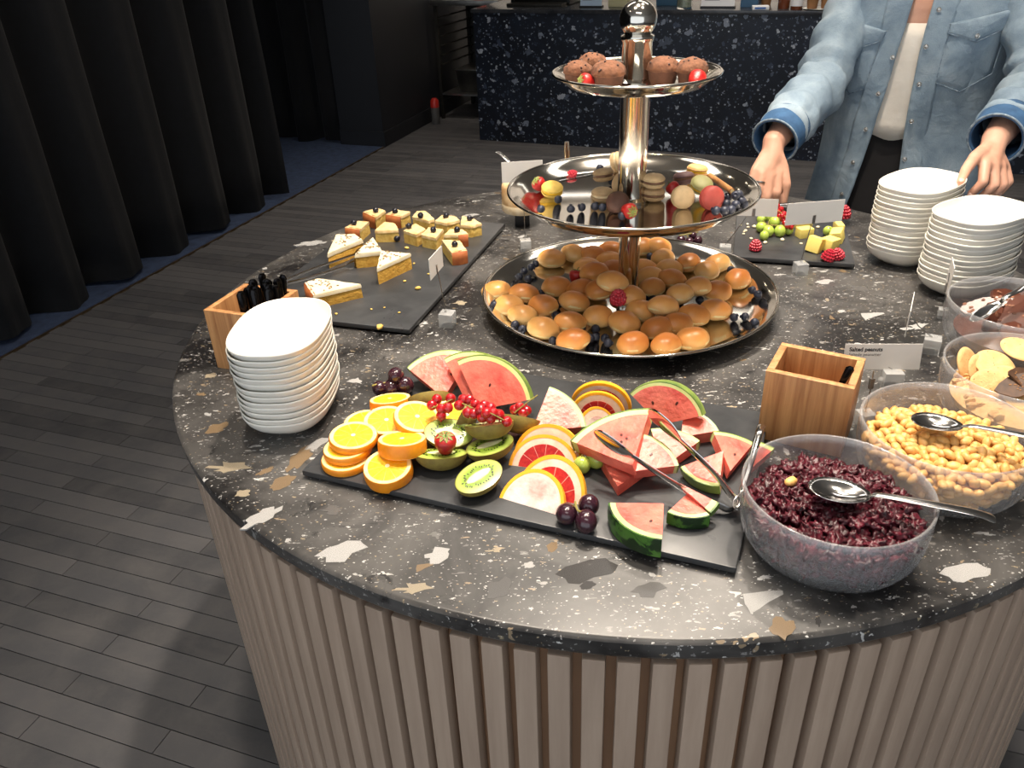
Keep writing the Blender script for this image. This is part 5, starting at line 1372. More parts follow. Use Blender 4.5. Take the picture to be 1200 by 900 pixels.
# ------------------------------------------------------------------ cheese board
CHEESE = M_('yellow_cheese', srgb(246, 226, 130), .5, col2=srgb(240, 216, 112), scale=20)
CHEESEW = M_('cheese_rind', srgb(236, 200, 96), .6, col2=srgb(226, 188, 84), scale=30)
def cc(x, y): return (860 + x/7.5, 220 + y/7.5)
def cheese(px, py, ang, size, label, tilt=(0, 0, 1), shape=(1, 1, 1)):
    w = P(*cc(px, py), ZS); r_ = frame(w, tilt, (math.cos(ang), math.sin(ang), 0))
    o = thing('cheese_cube', label, 'cheese', r_ @ Matrix.Diagonal((size, size, size, 1)), 'cheese cubes')
    a, b, c_ = shape
    m = MB(); m.box((-a/2, -b/2, 0), (a/2, b/2, c_), bev=.05); link('paste', m.mesh('paste', CHEESE), o)
    m = MB(); m.box((a/2, -b/2+.06, .05), (a/2 + .03, b/2-.06, c_-.05)); link('rind', m.mesh('rind', CHEESEW, False), o)
cheese(600, 345, .1, .020, 'oblong cheese cube beside the red currants', (0, 0, 1), (1.7, .9, .9))
cheese(615, 430, .2, .021, 'cheese cube behind the card wire', (0, 0, 1), (1.4, 1, .9))
cheese(690, 560, -.7, .024, 'cheese cube standing on edge nearest the clear block', (.25, .1, 1), (1.1, .9, 1.2))
cheese(830, 540, .7, .025, 'large cheese cube lying beside the raspberry pair', (.1, 0, 1), (1.3, 1, .9))
cheese(915, 470, 1.0, .024, 'cheese cube tilted against the large one', (-.3, 0, 1), (1.2, .9, 1))
cheese(915, 375, 1.5, .018, 'small cheese piece behind the cubes by the far raspberry', (0, 0, 1), (1.8, .8, .9))
bunch('bunch of green grapes on the cheese board beside red currants', [(*cc(240, 345), ZS+.011, .0108), (*cc(305, 380), ZS+.011, .0110), (*cc(405, 380), ZS+.011, .0115), (*cc(360, 300), ZS+.022, .0112), (*cc(320, 250), ZS+.026, .0105), (*cc(268, 420), ZS+.0095, .0092), (*cc(245, 280), ZS+.014, .0105), (*cc(480, 370), ZS+.010, .0100)],
      [(*cc(300, 330), ZS+.016), (*cc(360, 330), ZS+.02), (*cc(420, 340), ZS+.016)], me_gg)
currants('red currant sprig on the green grapes', [(*cc(x, y), ZS + z) for x, y, z in [(330, 190, .034), (355, 175, .036), (390, 215, .034), (360, 225, .032), (415, 190, .036), (440, 230, .034), (400, 255, .032), (430, 275, .030), (465, 265, .030), (450, 310, .026), (490, 300, .026), (515, 315, .022), (470, 335, .022), (500, 345, .018), (380, 160, .036), (425, 250, .036)]],
         [(*cc(330, 170), ZS+.038), (*cc(430, 230), ZS+.040), (*cc(500, 320), ZS+.028)], 0.9)
loose(*cc(828, 380), ZS+.0100, .0100, me_gg, 'green_grape', 'single green grape lying behind the cheese cubes', 'grape')
raspberry(P(*cc(188, 535), ZS + .004), 'red raspberry alone on the front corner of the cheese board', (0, 0, 1), 1.1)
raspberry(P(*cc(820, 625), ZS + .004), 'red raspberry in front of the large cheese cube', (.3, 0, 1), 1.15)
raspberry(P(*cc(920, 610), ZS + .004), 'red raspberry beside its twin at the cheese board edge', (-.4, 0, 1), 1.1)
raspberry(P(*cc(960, 250), ZS + .004), 'red raspberry at the far corner of the cheese board beside the card', (0, 0, 1), 1.4)
m = MB(); r = random.Random(4)
crm = blob_mesh('nut_crumb', M_('pale_nut_crumb', srgb(236, 226, 196), .7, col2=srgb(220, 204, 168), scale=60), .0042, .0032, .0022, 6, .4, 1.8, 1)
for i, (x, y) in enumerate([(125, 345), (90, 385), (150, 445), (85, 405), (60, 330), (105, 375), (180, 340), (275, 480), (425, 455), (590, 490), (740, 345), (120, 320)]):
    s = r.uniform(.7, 1.5); tag(link('nut_crumb', crm, None, Matrix.Translation(P(*cc(x, y), ZS + .0018*s)) @ Matrix.Rotation(i, 4, 'Z') @ Matrix.Diagonal((s, s, s, 1))), 'pale nut crumb scattered on the cheese board', 'crumb', 'crumbs on the cheese board')

# ------------------------------------------------------------------ cookies and chocolate
COOK = M_('pale_cookie', srgb(226, 186, 130), .8, col2=srgb(206, 162, 104), scale=70, bump=.8, bscale=160, bdist=.002)
COOKD = M_('cookie_speck', srgb(150, 104, 60), .8, col2=srgb(120, 80, 46), scale=200)
def cookie(px, py, z, n, r, label):
    o = thing('cookie', label, 'cookie', frame(P(px, py, z), n, (1, .2, .1)), 'cookies in the glass bowl')
    V, F = [], []
    m = MB(); m.lathe([(.0004, .0032), (r*.7, .0030), (r*.93, .0018), (r, 0), (r*.95, -.0016), (.0004, -.0022)], 36); link('biscuit', m.mesh('biscuit', COOK), o)
    q = random.Random(int(px)); m = MB()
    for k in range(14):
        a = q.uniform(0, 6.28); d = r*.85*math.sqrt(q.random()); m.ball(1, 1, Matrix.Translation((d*math.cos(a), d*math.sin(a), .0029 - .001*(d/r)**2)) @ Matrix.Diagonal((.0014, .001, .0005, 1)))
    link('specks', m.mesh('specks', COOKD), o)
cookie(1134, 427, .052, (.55, -.7, .55), .024, 'speckled cookie standing against the glass on the far side')
cookie(1148, 434, .054, (.45, -.8, .6), .022, 'small speckled cookie leaning on the one at the glass')
cookie(1166, 428, .062, (.05, -.45, 1), .026, 'smooth pale cookie lying across the middle of the bowl')
cookie(1180, 446, .058, (-.1, -.35, 1), .026, 'pale cookie under the smooth one')
cookie(1158, 452, .056, (-.35, -.75, .7), .022, 'speckled cookie leaning towards the front of the bowl')
cookie(1196, 409, .072, (.05, -.2, 1), .025, 'browner cookie lying on top at the far rim')
cookie(1200, 466, .050, (0, -.3, 1), .026, 'cookie lying low beside the dark crisp')
m = MB(); m.lathe([(.0005, .012), (.050, .013), (.070, .022), (.078, .036), (.06, .044), (.0005, .046)], 40)
r = random.Random(8)
for k in range(90):
    a = r.uniform(0, 6.28); d = .074*math.sqrt(r.random()); m.ball(1, 1, Matrix.Translation((d*math.cos(a), d*math.sin(a), .042)) @ Matrix.Rotation(r.uniform(0, 6), 4, 'X') @ Matrix.Diagonal((.008, .006, .004, 1)))
o = link('cookie_crumbs', m.mesh('cookie_crumbs', COOK)); o.location = B3; o['kind'] = 'stuff'; o['label'] = 'broken pale cookie crumbs filling the cookie bowl'; o['category'] = 'crumbs'
for i, (px, py, z, n) in enumerate([(1192, 452, .066, (-.3, -.5, .9)), (1200, 442, .070, (.3, -.4, .9))]):
    o = thing('seed_crisp', 'dark thin seed crisp lying on the cookies', 'crisp', frame(P(px, py, z), n, (1, .3, 0)), 'dark crisps in the cookie bowl')
    m = MB(); m.prism([(.024*math.cos(a)*(1 + .2*math.sin(a*3 + i)), .015*math.sin(a)) for a in [6.283*k/14 for k in range(14)]], -.0012, .0012); link('crisp', m.mesh('crisp', M_('dark_crisp', srgb(88, 60, 40), .6, col2=srgb(60, 40, 28), scale=80), False), o)
    m = MB(); q = random.Random(i)
    for k in range(14): m.ball(1, 1, Matrix.Translation((q.uniform(-.016, .016), q.uniform(-.009, .009), .0013)) @ Matrix.Diagonal((.0016, .001, .0006, 1)))
    link('seeds', m.mesh('seeds', COOKD), o)
CHOC = M_('milk_chocolate', srgb(96, 54, 40), .35, col2=srgb(74, 40, 30), scale=30)
CHOCN = M_('chocolate_nut_edge', srgb(140, 92, 66), .7, col2=srgb(90, 52, 38), scale=120)
bark = [(1154, 358, .062, (-.5, -.4, .8), .036, .014), (1176, 365, .060, (.1, -.6, .8), .030, .020), (1170, 380, .054, (.2, -.7, .6), .030, .018), (1190, 376, .060, (-.2, -.5, .9), .034, .016), (1182, 350, .066, (.3, -.5, .8), .034, .018), (1198, 362, .068, (-.1, -.4, .9), .032, .022), (1190, 392, .048, (0, -.6, .8), .026, .02), (1204, 345, .060, (-.5, -.2, .8), .03, .02)]
for i, (px, py, z, n, a, b) in enumerate(bark):
    o = thing('chocolate_bark', 'broken piece of nutty milk chocolate bark in the glass bowl', 'chocolate', frame(P(px, py, z), n, (1, .25*(i % 3) - .2, .1)), 'chocolate bark pieces')
    q = random.Random(i); poly = [(a*(.8 + .3*q.random())*math.cos(t_), b*(.75 + .4*q.random())*math.sin(t_)) for t_ in [6.283*k/8 for k in range(8)]]
    m = MB(); m.prism(poly, -.003, .003); link('slab', m.mesh('slab', CHOC, False), o)
    m = MB()
    for k in range(12): x, y = poly[q.randrange(8)]; f = q.uniform(.5, .98); m.ball(1, 1, Matrix.Translation((x*f, y*f, .003)) @ Matrix.Diagonal((.0034, .0026, .0014, 1)))
    link('nut_pieces', m.mesh('nut_pieces', CHOCN), o)
m = MB(); m.lathe([(.0005, .012), (.050, .013), (.070, .022), (.077, .036), (.06, .046), (.0005, .05)], 32); o = link('chocolate_crumbs', m.mesh('chocolate_crumbs', CHOC)); o.location = B4; o['kind'] = 'stuff'; o['label'] = 'broken chocolate bits filling the chocolate bowl'; o['category'] = 'chocolate'

# ------------------------------------------------------------------ behind the stand
o = thing('bread_loaf', 'tan crusty round loaf on a small black riser behind the middle tray', 'bread', Matrix.Translation((P(612, 262).x, P(612, 262).y, TZ)))
m = MB(); m.box((-.016, -.016, 0), (.016, .016, .03), bev=.002); blk = link('riser', m.mesh('riser', M_('black_plastic', srgb(22, 22, 24))), o)
m = MB(); m.lathe([(.0004, .03), (.036, .03), (.041, .034), (.043, .045), (.043, .085), (.040, .094), (.030, .098), (.0004, .100)], 40); link('loaf', m.mesh('loaf', M_('tan_crust', srgb(196, 150, 96), .75, col2=srgb(230, 204, 160), scale=28, bump=.5, bscale=90), True, 50), o)
m = MB(); m.lathe([(.0405, .031), (.0437, .036), (.0437, .047), (.0432, .05)], 40); link('flour_rim', m.mesh('flour_rim', M_('floury_crust', srgb(236, 218, 186), .9, col2=srgb(214, 186, 140), scale=70)), o)
w = P(612, 262)
spoon(Vector((w.x - .004, w.y + .01, TZ + .106)), PY(582, 178, w.y + .05), 'steel spoon lying on the tan loaf with its handle sticking up', .018, .011, name='serving_spoon', mid=.006)
o = thing('serving_fork', 'steel serving fork standing upright behind the middle tray', 'fork', Matrix.Translation((P(668, 255).x, P(668, 255).y, TZ)))
m = MB(); m.lathe([(.0004, 0), (.028, 0), (.033, .05), (.0315, .05), (.0265, .003), (.0004, .003)], 28); link('holder_cup', m.mesh('holder_cup', M_('black_plastic', srgb(22, 22, 24))), o)
e = PY(664, 166, P(668, 255).y) - Vector((P(668, 255).x, P(668, 255).y, TZ))
m = MB(); m.tube(smooth_path([(0, 0, .004), (e*.5)[:], e[:]], 4), [.0025, .0026, .0028, .003, .004, .0048, .0055, .006, .0052], 10, flat=.35, side=(1, 0, 0)); link('handle', m.mesh('handle', MAT_CUTLERY), o)
o = bunch('dark berry bunch on the table behind the bottom tray', [(798, 281, .009, .009), (808, 283, .009, .0085), (818, 282, .009, .009), (812, 276, .016, .008)], [(796, 276, .018), (808, 274, .022), (818, 272, .02)], me_dg)

# ------------------------------------------------------------------ the person behind the table
PC = Vector((0.800, 0.760, 0.0)); YAW = math.radians(-25)
PXA, PYA = Vector((math.cos(YAW), math.sin(YAW), 0)), Vector((-math.sin(YAW), math.cos(YAW), 0))
def lp(x, y, z): return PC + PXA*x + PYA*y + Vector((0, 0, z))
PROF = [(0.70, .205, .135), (0.80, .200, .132), (0.92, .188, .126), (1.02, .180, .120), (1.10, .182, .122), (1.20, .190, .124), (1.28, .190, .116), (1.33, .175, .100), (1.37, .140, .080), (1.395, .095, .062), (1.41, .070, .055)]
def ab(z):
    if z <= PROF[0][0]: return PROF[0][1:]
    for (z0, a0, b0), (z1, a1, b1) in zip(PROF, PROF[1:]):
        if z <= z1:
            t = (z - z0)/(z1 - z0); return a0 + (a1-a0)*t, b0 + (b1-b0)*t
    return PROF[-1][1:]
def surf(phi, z, k=1.0, off=0.0, e=2.25):
    """point on the trunk; phi 0 = front, positive to her left (image right)"""
    a, b = ab(z); c, s = math.cos(phi), math.sin(phi)
    q = (abs(c)**e + abs(s)**e)**(-1/e)
    return lp((a*k + off)*s*q, -(b*k + off)*c*q, z)
def hit(px, py, k=1.0):
    """photo pixel -> (phi, z) on the trunk surface"""
    d = _ray(px, py).normalized(); t = 1.5
    while t < 3.2:
        w = CAM + d*t; l = w - PC; x, y = l.dot(PXA), l.dot(PYA); a, b = ab(w.z)
        if (abs(x)/(a*k))**2.25 + (abs(y)/(b*k))**2.25 < 1.0 and w.z < 1.42:
            return math.atan2(x/(a*k), -y/(b*k)), w.z
        t += .004
    l = CAM + d*2.1
    return 0.0, l.z
DENIM_C = (srgb(122, 146, 166), srgb(92, 117, 140))
t = NT('washed_denim'); v = t.geo('Position')
n1 = t.noise(v, 11, 5, .6, .3)
c = t.ramp(n1.outputs[0], [(0.3, srgb(98, 120, 140)), (0.5, srgb(132, 152, 168)), (0.72, srgb(166, 181, 192))])
wv = t.noise(v, 420, 2); c = t.mix(t.math('MULTIPLY', wv.outputs[0], .25), c, srgb(170, 184, 194))
hb = t.math('ADD', t.math('MULTIPLY', t.noise(v, 15, 3, .5, .5).outputs[0], 1.0), t.math('MULTIPLY', wv.outputs[0], .12))
t.bump(hb, .7, .010); t.base(c, .85); DENIM = t.m
DENIM_IN = M_('denim_cuff', srgb(60, 98, 138), .85, col2=srgb(46, 80, 116), scale=40, bump=.3, bscale=600)
SEAM = M_('denim_seam', srgb(150, 166, 178), .85, col2=srgb(84, 104, 124), scale=120)
WHITE = M_('ivory_jersey', srgb(242, 234, 222), .8, col2=srgb(232, 222, 208), scale=14, bump=.3, bscale=30, bdist=.006)
BLACKT = M_('black_trousers', srgb(20, 18, 20), .8, col2=srgb(26, 24, 26), scale=20)
SKIN = M_('skin', srgb(214, 166, 142), .5, col2=srgb(198, 146, 122), scale=18, bump=.15, bscale=260, Subsurface_Weight=0.0)

person = thing('person', 'person in open washed denim shirt, ivory top and black trousers reaching for a bowl', 'person', Matrix.Translation((PC.x, PC.y, 0)))
PIN = Matrix.Translation((-PC.x, -PC.y, 0))
def ppart(name, V, F, mat, parent=None, solid=0.0, sub=0, angle=180):
    me = mesh(name, [PIN @ Vector(v) for v in V], F, mat, True, angle)
    o = link(name, me, parent or person)
    if solid:
        m_ = o.modifiers.new('thickness', 'SOLIDIFY'); m_.thickness = solid; m_.offset = 0
    if sub: o.modifiers.new('smooth', 'SUBSURF').levels = sub; o.modifiers[-1].render_levels = sub
    return o
def grid(rows, close=False):
    V, F = [], []; m = len(rows[0])
    for r_ in rows: V += r_
    for i in range(len(rows)-1):
        for k in range(m if close else m-1):
            k2 = (k+1) % m; F.append((i*m+k, i*m+k2, (i+1)*m+k2, (i+1)*m+k))
    return V, F

# arms and hands, joint by joint
SH_R, EL_R, WR_R = PY(1008, -20, .83), PY(963, 97, .68), PY(907, 166, .485)
SH_L, EL_L, WR_L = lp(.178, -.010, 1.325), PY(1216, 98, .50), PY(1166, 164, .300)
HAND_R = dict(palm=[(WR_R, .0235), (PY(904, 186, .465), .0225), (PY(898, 200, .452), .0200)],
    fan=[[(PY(904, 182, .468), .016), (PY(911, 203, .446), .0115), (PY(911, 226, .428), .0092), (PY(906, 244, .440), .0076)],
         [(PY(902, 184, .466), .016), (PY(902, 206, .440), .0115), (PY(899, 231, .424), .0092), (PY(899, 250, .438), .0076)],
         [(PY(900, 184, .466), .016), (PY(893, 204, .442), .0110), (PY(888, 227, .428), .0088), (PY(890, 245, .442), .0073)],
         [(PY(898, 182, .468), .015), (PY(885, 199, .450), .0100), (PY(879, 217, .440), .0080), (PY(881, 233, .450), .0066)],
         [(PY(908, 176, .470), .016), (PY(918, 196, .455), .0115), (PY(922, 216, .440), .0096), (PY(918, 238, .438), .0080)]])
HAND_L = dict(palm=[(WR_L, .0235), (PY(1161, 180, .270), .0220), (PY(1160, 190, .245), .0200)],
    fan=[[(PY(1158, 180, .268), .015), (PY(1154, 193, .222), .0115), (PY(1152, 214, .196), .0092), (PY(1138, 227, .200), .0076)],
         [(PY(1162, 182, .270), .015), (PY(1164, 194, .228), .0115), (PY(1166, 217, .204), .0092), (PY(1150, 231, .208), .0076)],
         [(PY(1166, 182, .273), .015), (PY(1172, 195, .239), .0110), (PY(1176, 217, .217), .0088), (PY(1162, 231, .220), .0073)],
         [(PY(1168, 182, .277), .014), (PY(1177, 194, .256), .0100), (PY(1183, 213, .238), .0080), (PY(1172, 226, .238), .0066)],
         [(PY(1158, 174, .275), .016), (PY(1143, 184, .232), .0120), (PY(1132, 199, .195), .0098), (PY(1126, 213, .165), .0080)]])
def capsule_chain(m, chain, n=12):
    for (a, ra), (b, rb) in zip(chain, chain[1:]):
        m.tube([a, a.lerp(b, .5), b], [ra, (ra+rb)/2, rb], n)
    for a, ra in chain: m.ball(ra*1.0, 2, Matrix.Translation(a))
bm_ = MB()
# trunk, neck, head
rows = []
for z in [.86, .95, 1.02, 1.10, 1.20, 1.28, 1.33, 1.37, 1.40]:
    rows.append([surf(2*PI*k/36, z, .84) for k in range(36)])
V, F = grid(rows, True); F += [tuple(range(35, -1, -1)), tuple(len(V)-36+k for k in range(36))]; bm_.add(V, F)
NB, HC = lp(0, -.005, 1.36), lp(0, -.030, 1.565)
bm_.tube([NB, lp(0, -.012, 1.43), lp(0, -.020, 1.50)], [.068, .055, .054], 24)
HEADM = Matrix.Translation(HC) @ Matrix.Rotation(YAW, 4, 'Z')
def headfn(v):
    x, y, z = v.x*.074, v.y*.092, v.z*.112
    if z < 0: x *= 1 - .32*(-v.z)**1.6; y *= 1 - .12*(-v.z)
    if v.y < 0: y -= .006*math.exp(-((v.z + .75)/.22)**2)*(1 - v.x**2)
    return Vector((x, y, z))
bm_.ball(1.0, 4, HEADM, headfn)
bm_.tube([HEADM @ Vector((0, -.088, .022)), HEADM @ Vector((0, -.102, -.012)), HEADM @ Vector((0, -.096, -.024))], [.007, .013, .011], 10)
for s in (-1, 1): bm_.ball(1.0, 2, HEADM @ Matrix.Translation((s*.073, .008, -.005)) @ Matrix.Diagonal((.010, .020, .031, 1)))
for s, (SH, EL, WR) in ((-1, (SH_R, EL_R, WR_R)), (1, (SH_L, EL_L, WR_L))):
    capsule_chain(bm_, [(lp(s*.09, 0, 1.33), .055), (SH, .050), (EL, .040), (EL.lerp(WR, .4), .036), (WR, .0245)], 18)
for H_ in (HAND_R, HAND_L):
    capsule_chain(bm_, H_['palm'], 14)
    for ch in H_['fan']: capsule_chain(bm_, ch, 12)
    for a, b in zip(H_['fan'][:3], H_['fan'][1:4]): capsule_chain(bm_, [(a[0][0].lerp(b[0][0], .5), .015), (a[1][0].lerp(b[1][0], .5), .0100)], 10)
tmp = bpy.data.objects.new('body_tmp', mesh('body_tmp', [PIN @ Vector(v) for v in bm_.V], bm_.F, SKIN, True, 180)); COL.objects.link(tmp)
rm = tmp.modifiers.new('remesh', 'REMESH'); rm.mode = 'VOXEL'; rm.voxel_size = .0030; rm.use_smooth_shade = True
sm = tmp.modifiers.new('smooth', 'SMOOTH'); sm.factor = .5; sm.iterations = 5
dg = bpy.context.evaluated_depsgraph_get(); dg.update()
body_me = bpy.data.meshes.new_from_object(tmp.evaluated_get(dg)); bpy.data.objects.remove(tmp)
body_me.name = 'body'; body_me.materials.clear(); body_me.materials.append(SKIN)
body_me.polygons.foreach_set('use_smooth', [True]*len(body_me.polygons))
body = link('body', body_me, person)
# face and hair
NAIL = M_('finger_nail', srgb(232, 190, 172), .3, col2=srgb(226, 180, 162), scale=60)
EYE = M_('eye_white', srgb(230, 228, 224), .25, col2=srgb(222, 220, 216), scale=30)
IRIS = M_('eye_iris', srgb(70, 50, 36), .2, col2=srgb(50, 36, 26), scale=90)
LIP = M_('lip', srgb(176, 98, 92), .45, col2=srgb(164, 88, 84), scale=60)
HAIR = M_('brown_hair', srgb(74, 52, 38), .55, col2=srgb(54, 38, 28), scale=90, bump=.6, bscale=200)
HM = PIN @ HEADM
for s in (-1, 1):
    m = MB(); m.ball(1.0, 2, HM @ Matrix.Translation((s*.031, -.078, .004)) @ Matrix.Diagonal((.0145, .0085, .0080, 1))); e_ = link('eye', m.mesh('eye', EYE, True, 180), body)
    m = MB(); m.ball(1.0, 2, HM @ Matrix.Translation((s*.031, -.0845, .004)) @ Matrix.Diagonal((.006, .003, .006, 1))); link('iris', m.mesh('iris', IRIS, True, 180), body)
    m = MB(); m.tube([HM @ Vector((s*.014, -.089, .026)), HM @ Vector((s*.032, -.085, .031)), HM @ Vector((s*.048, -.074, .024))], [.003, .0036, .002], 8); link('eyebrow', m.mesh('eyebrow', HAIR), body)
m = MB(); m.tube([HM @ Vector((-.023, -.083, -.052)), HM @ Vector((0, -.093, -.050)), HM @ Vector((.023, -.083, -.052))], [.002, .0055, .002], 10); link('lips', m.mesh('lips', LIP), body)
def hairfn(v):
    q = headfn(v)*1.10
    if v.y < -.35 and v.z < .55: q = headfn(v)*.90
    if v.z < 0 and v.y > -.35: q.z *= 1.9; q.y += .012
    return q
m = MB(); m.ball(1.0, 4, HM @ Matrix.Translation((0, .008, .006)), hairfn); link('hair', m.mesh('hair', HAIR, True, 180), person)
# nails and ring
for H_ in (HAND_R, HAND_L):
    for ch in H_['fan']:
        tip, rad = ch[-1]; pr = ch[-2][0]; d = (tip - pr).normalized(); out = (CAM - tip).normalized(); out = (out - d*out.dot(d)).normalized()
        m = MB(); m.ball(1.0, 2, PIN @ frame(tip + out*rad*.72 + d*rad*.3, out, d) @ Matrix.Diagonal((rad*.75, rad*.6, rad*.24, 1))); link('nail', m.mesh('nail', NAIL, True, 180), body)
a, b = HAND_R['fan'][2][1][0], HAND_R['fan'][2][2][0]
w = a.lerp(b, .42); m = MB(); m.lathe([(.0102 + .0013*math.cos(k*PI/4), .0020*math.sin(k*PI/4)) for k in range(8)], 28, PIN @ frame(w, (b-a), (1, 0, 0)), closed=True)
link('ring', m.mesh('ring', MAT_STEEL), person)

# trousers and ivory top
rows = []
for z in [.80, .88, .96, 1.03]:
    rows.append([surf(2*PI*k/40, z, .87 if z > .9 else .90) for k in range(40)])
V, F = grid(rows, True)
ppart('trouser_waist', V, F, BLACKT)
for s in (-1, 1):
    m = MB(); m.tube([lp(s*.085, .005, .86), lp(s*.092, -.005, .65), lp(s*.095, 0, .45), lp(s*.098, .012, .22), lp(s*.10, .012, .06)], [.098, .092, .072, .066, .062], 24); m.V = [PIN @ v for v in m.V]; link('trouser_leg', m.mesh('trouser_leg', BLACKT, True, 60), person)
    m = MB(); m.ball(1.0, 3, PIN @ Matrix.Translation(lp(s*.10, -.055, .0)) @ Matrix.Rotation(YAW, 4, 'Z'), lambda v: Vector((v.x*.043, v.y*.125, max(0.0, v.z)*.075*(1 + .35*v.y)))); link('shoe', m.mesh('shoe', M_('black_shoe', srgb(24, 24, 26), .4, col2=srgb(30, 30, 32), scale=20), True, 60), person)
rows = []
for z, k_ in [(1.000, .935), (1.03, .93), (1.06, .925), (1.10, .915), (1.16, .905), (1.22, .895), (1.250, .885)]:
    row = []
    for i in range(61):
        ph = -1.9 + 3.8*i/60
        p_ = surf(ph, z + (.006*math.sin(ph*9) if z < 1.01 else 0), k_, .0035*noise.noise((ph*4, z*14, 2)) + .003*math.sin(ph*14 + z*30)*(1.25-z)); row.append(p_)
    rows.append(row)
ppart('ivory_top', *grid(rows), WHITE, None, .003)

# denim shirt: trunk panel from one opening edge round the back to the other
EDGE = [(-4, 1072, 1096), (30, 1062, 1086), (60, 1052, 1078), (100, 1040, 1070), (130, 1031, 1064), (160, 1021, 1059), (200, 1007, 1054), (240, 993, 1046), (262, 985, 1040)]
LE = sorted([tuple(reversed(hit(a, y, 1.03))) for y, a, b in EDGE]); RE = sorted([tuple(reversed(hit(b, y, 1.03))) for y, a, b in EDGE])
def interp(tab, z):
    if z <= tab[0][0]: return tab[0][1]
    for (z0, p0), (z1, p1) in zip(tab, tab[1:]):
        if z <= z1: return p0 + (p1-p0)*(z-z0)/max(1e-6, z1-z0)
    return tab[-1][1]
def wrinkle(ph, z):
    return .008*noise.noise((ph*2.2, z*7, 5.0)) + .004*noise.noise((ph*5 + z*9, z*12, 9.0)) + .006*math.sin(ph*7 + z*5)*max(0.0, (1.05 - z))
def dsurf(ph, z, off=0.0):
    return surf(ph, z, 1.03, off + wrinkle(ph, z))
rows = []; ZR = [.74, .77, .80, .84, .88, .92, .96, 1.0, 1.04, 1.08, 1.12, 1.16, 1.20, 1.24, 1.28, 1.31, 1.335, 1.355, 1.375, 1.395, 1.41]
for z in ZR:
    l, r_ = interp(LE, z), interp(RE, z); row = []
    for i in range(97):
        ph = l - (2*PI - (r_ - l))*i/96
        row.append(dsurf(ph, z))
    rows.append(row)
shirt = ppart('denim_shirt', *grid(rows), DENIM, None, .004)
# collar
rows = []
for j in range(4):
    rows.append([surf(-.45 - (2*PI - .9)*i/40, 1.395 + .018*j, 1.05 + .03*j, .004 + (.012 if j == 3 else 0)) for i in range(41)])
ppart('collar', *grid(rows), DENIM, None, .004)
# plackets along the two edges
def placket(tab, sgn):
    rows = []
    for k in range(30):
        z = .75 + (1.375 - .75)*k/29; e = interp(tab, z); a_, b_ = ab(z); dphi = .030/max(.06, b_)
        rows.append([dsurf(e + sgn*q*dphi, z, o_) for q, o_ in ((-.02, .001), (0.0, .0045), (.12, .0052), (.5, .0046), (.88, .0052), (1.0, .0040), (1.02, .0005))])
    return grid(rows)
ppart('placket', *placket(LE, -1), DENIM, shirt); ppart('placket', *placket(RE, 1), DENIM, shirt)
# seams, pockets, buttons
def seam(pxs, off=.0055, rad=.0012):
    pts = [dsurf(*hit(x, y, 1.03), off) for x, y in pxs]
    m = MB(); m.tube(pts, rad, 6); m.V = [PIN @ v for v in m.V]
    link('seam', m.mesh('seam', SEAM), shirt)
def patch(name, corners, off, centre=None):
    H_ = [hit(x, y, 1.03) for x, y in corners]
    dense = []
    for i in range(len(H_)):
        a_, b_ = H_[i], H_[(i+1) % len(H_)]
        for k in range(8): dense.append((a_[0] + (b_[0]-a_[0])*k/8, a_[1] + (b_[1]-a_[1])*k/8))
    c_ = (sum(p[0] for p in dense)/len(dense), sum(p[1] for p in dense)/len(dense))
    rows = []
    for q, o_ in ((1.01, .0008), (1.0, off), (.8, off + .0008), (.55, off + .002), (.3, off + .003), (.02, off + .003)):
        rows.append([dsurf(c_[0] + (p[0]-c_[0])*q, c_[1] + (p[1]-c_[1])*q, o_) for p in dense])
    return ppart(name, *grid(rows, True), DENIM, shirt)
PKL, FLL = [(995, 42), (1034, 48), (1016, 103), (998, 110), (990, 99)], [(1000, 23), (1040, 36), (1034, 48), (1008, 57), (995, 39)]
PKR, FLR = [(1110, 40), (1178, 30), (1160, 86), (1122, 107), (1095, 96)], [(1112, 27), (1187, 9), (1183, 29), (1139, 48), (1109, 38)]
for pk, fp in ((PKL, FLL), (PKR, FLR)):
    patch('chest_pocket', pk, .0048); patch('pocket_flap', fp, .0085)
    seam(pk[1:] + pk[:1], .0062); seam(fp[1:] + fp[:1], .0100)
SNAP = M_('pearl_snap', srgb(206, 206, 204), .25, .6, col2=srgb(190, 190, 188), scale=90)
def snap(x, y, off=.0065, r_=.0052):
    ph, z = hit(x, y, 1.03); p_, q_ = dsurf(ph, z, off), dsurf(ph, z, off + .02); n = (q_ - p_).normalized()
    m = MB(); m.lathe([(.0003, .0022), (r_*.6, .0018), (r_*.75, .0010), (r_, .0016), (r_*1.05, 0.0), (.0003, -.001)], 16, PIN @ frame(p_, n, (1, 0, 0))); link('snap_button', m.mesh('snap_button', SNAP), shirt)
for x, y in [(1047, 67), (1032, 109), (1017, 151), (1001, 190), (988, 227), (1100, 11), (1085, 54), (1077, 98), (1068, 141), (1060, 186)]: snap(x, y)
for x, y in [(1009, 51), (1140, 41)]: snap(x, y, .0105)

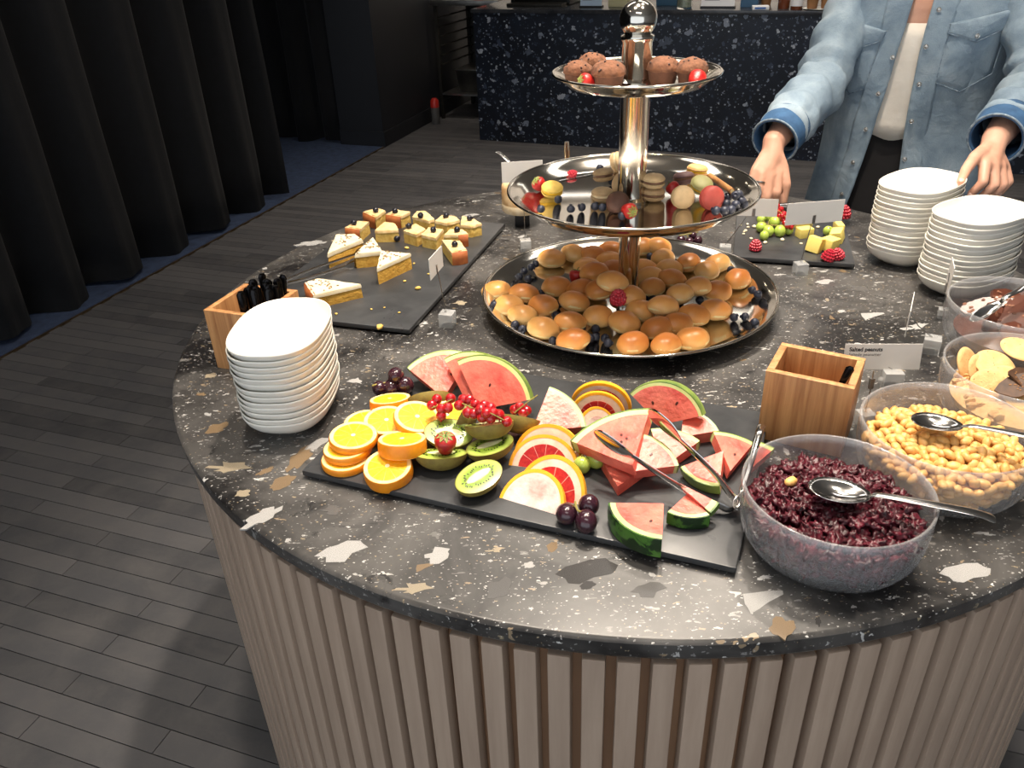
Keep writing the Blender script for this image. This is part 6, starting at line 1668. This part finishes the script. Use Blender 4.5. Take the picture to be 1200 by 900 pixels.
# sleeves with folds, turned-back cuffs
def sleeve(SH, EL, WR, sgn, seed):
    path = smooth_path([lp(sgn*.105, 0, 1.335), SH, SH.lerp(EL, .5), EL, EL.lerp(WR, .5), EL.lerp(WR, .84)], 8)
    n = len(path); V, F = [], []; m = 40
    u = None
    for i, p_ in enumerate(path):
        t_ = (path[min(i+1, n-1)] - path[max(i-1, 0)]).normalized(); ref = Vector((0, -1, .2)); u = (ref - t_*ref.dot(t_)).normalized(); w_ = t_.cross(u)
        s = i/(n-1); r0 = .048 + .009*math.exp(-((s - .62)/.25)**2)
        if i == 0: r0 = .052
        amp = .55 + 1.3*math.exp(-((s - .62)/.22)**2) + .7*math.exp(-((s - .95)/.12)**2)
        for k in range(m):
            a = 2*PI*k/m
            d = amp*(.0055*math.sin(s*58 + 2.2*math.sin(a + seed) + seed) * (.5 + .5*math.cos(a - 1.0)) + .006*noise.noise((math.cos(a)*1.6 + seed, math.sin(a)*1.6, s*11)))
            V.append(p_ + (u*math.cos(a) + w_*math.sin(a))*(r0 + d))
    for i in range(n-1):
        for k in range(m): F.append((i*m+k, i*m+(k+1) % m, (i+1)*m+(k+1) % m, (i+1)*m+k))
    o = ppart('sleeve', V, F, DENIM, None, .003)
    # cuff
    A, B = EL.lerp(WR, .72), EL.lerp(WR, .985); d = (B-A).normalized()
    cp = [A, A.lerp(B, .25), A.lerp(B, .6), B]
    m_ = MB(); m_.tube(cp, [.050, .0525, .0515, .0495], 36, cap=False); m_.V = [PIN @ v for v in m_.V]; k_ = link('cuff', m_.mesh('cuff', DENIM_IN, True, 180), o)
    q = k_.modifiers.new('thickness', 'SOLIDIFY'); q.thickness = .005; q.offset = -1
    m_ = MB(); m_.lathe([(.0500 + .0022*math.cos(j*PI/3), .0022*math.sin(j*PI/3)) for j in range(6)], 36, PIN @ frame(B, d, (1, 0, 0)), closed=True); link('cuff_hem', m_.mesh('cuff_hem', SEAM), k_)
sleeve(SH_R, EL_R, WR_R, -1, 1.0); sleeve(SH_L, EL_L, WR_L, 1, 4.0)

# black tongs in the hand over the cheese board
o = thing('black_tongs', 'short black tongs held over the cheese board', 'tongs', Matrix.Translation(PY(905, 243, .430)))
b0 = PY(905, 243, .430)
for dz, dy in ((0, 0), (-.006, -.012)):
    pts = [PY(898, 234, .430) - b0, Vector((0, 0, 0)), PY(934, 243, .420) - b0 + Vector((0, dy, dz)), PY(938, 252, .415) - b0 + Vector((0, dy, dz))]
    m = MB(); m.tube(smooth_path(pts, 4), [.005, .006, .007, .008, .0085, .009, .0095, .0098, .0095, .009, .007, .005, .003], 10, flat=.3, side=(0, .6, 1)); link('arm', m.mesh('arm', BLACKM), o)

# bits too small to pick apart one by one
for o in bpy.data.objects:
    if o.parent and o.name.split('.')[0] in ('specks', 'seeds', 'chocolate_chips', 'nut_pieces', 'chopped_nuts'):
        o['kind'] = 'stuff'
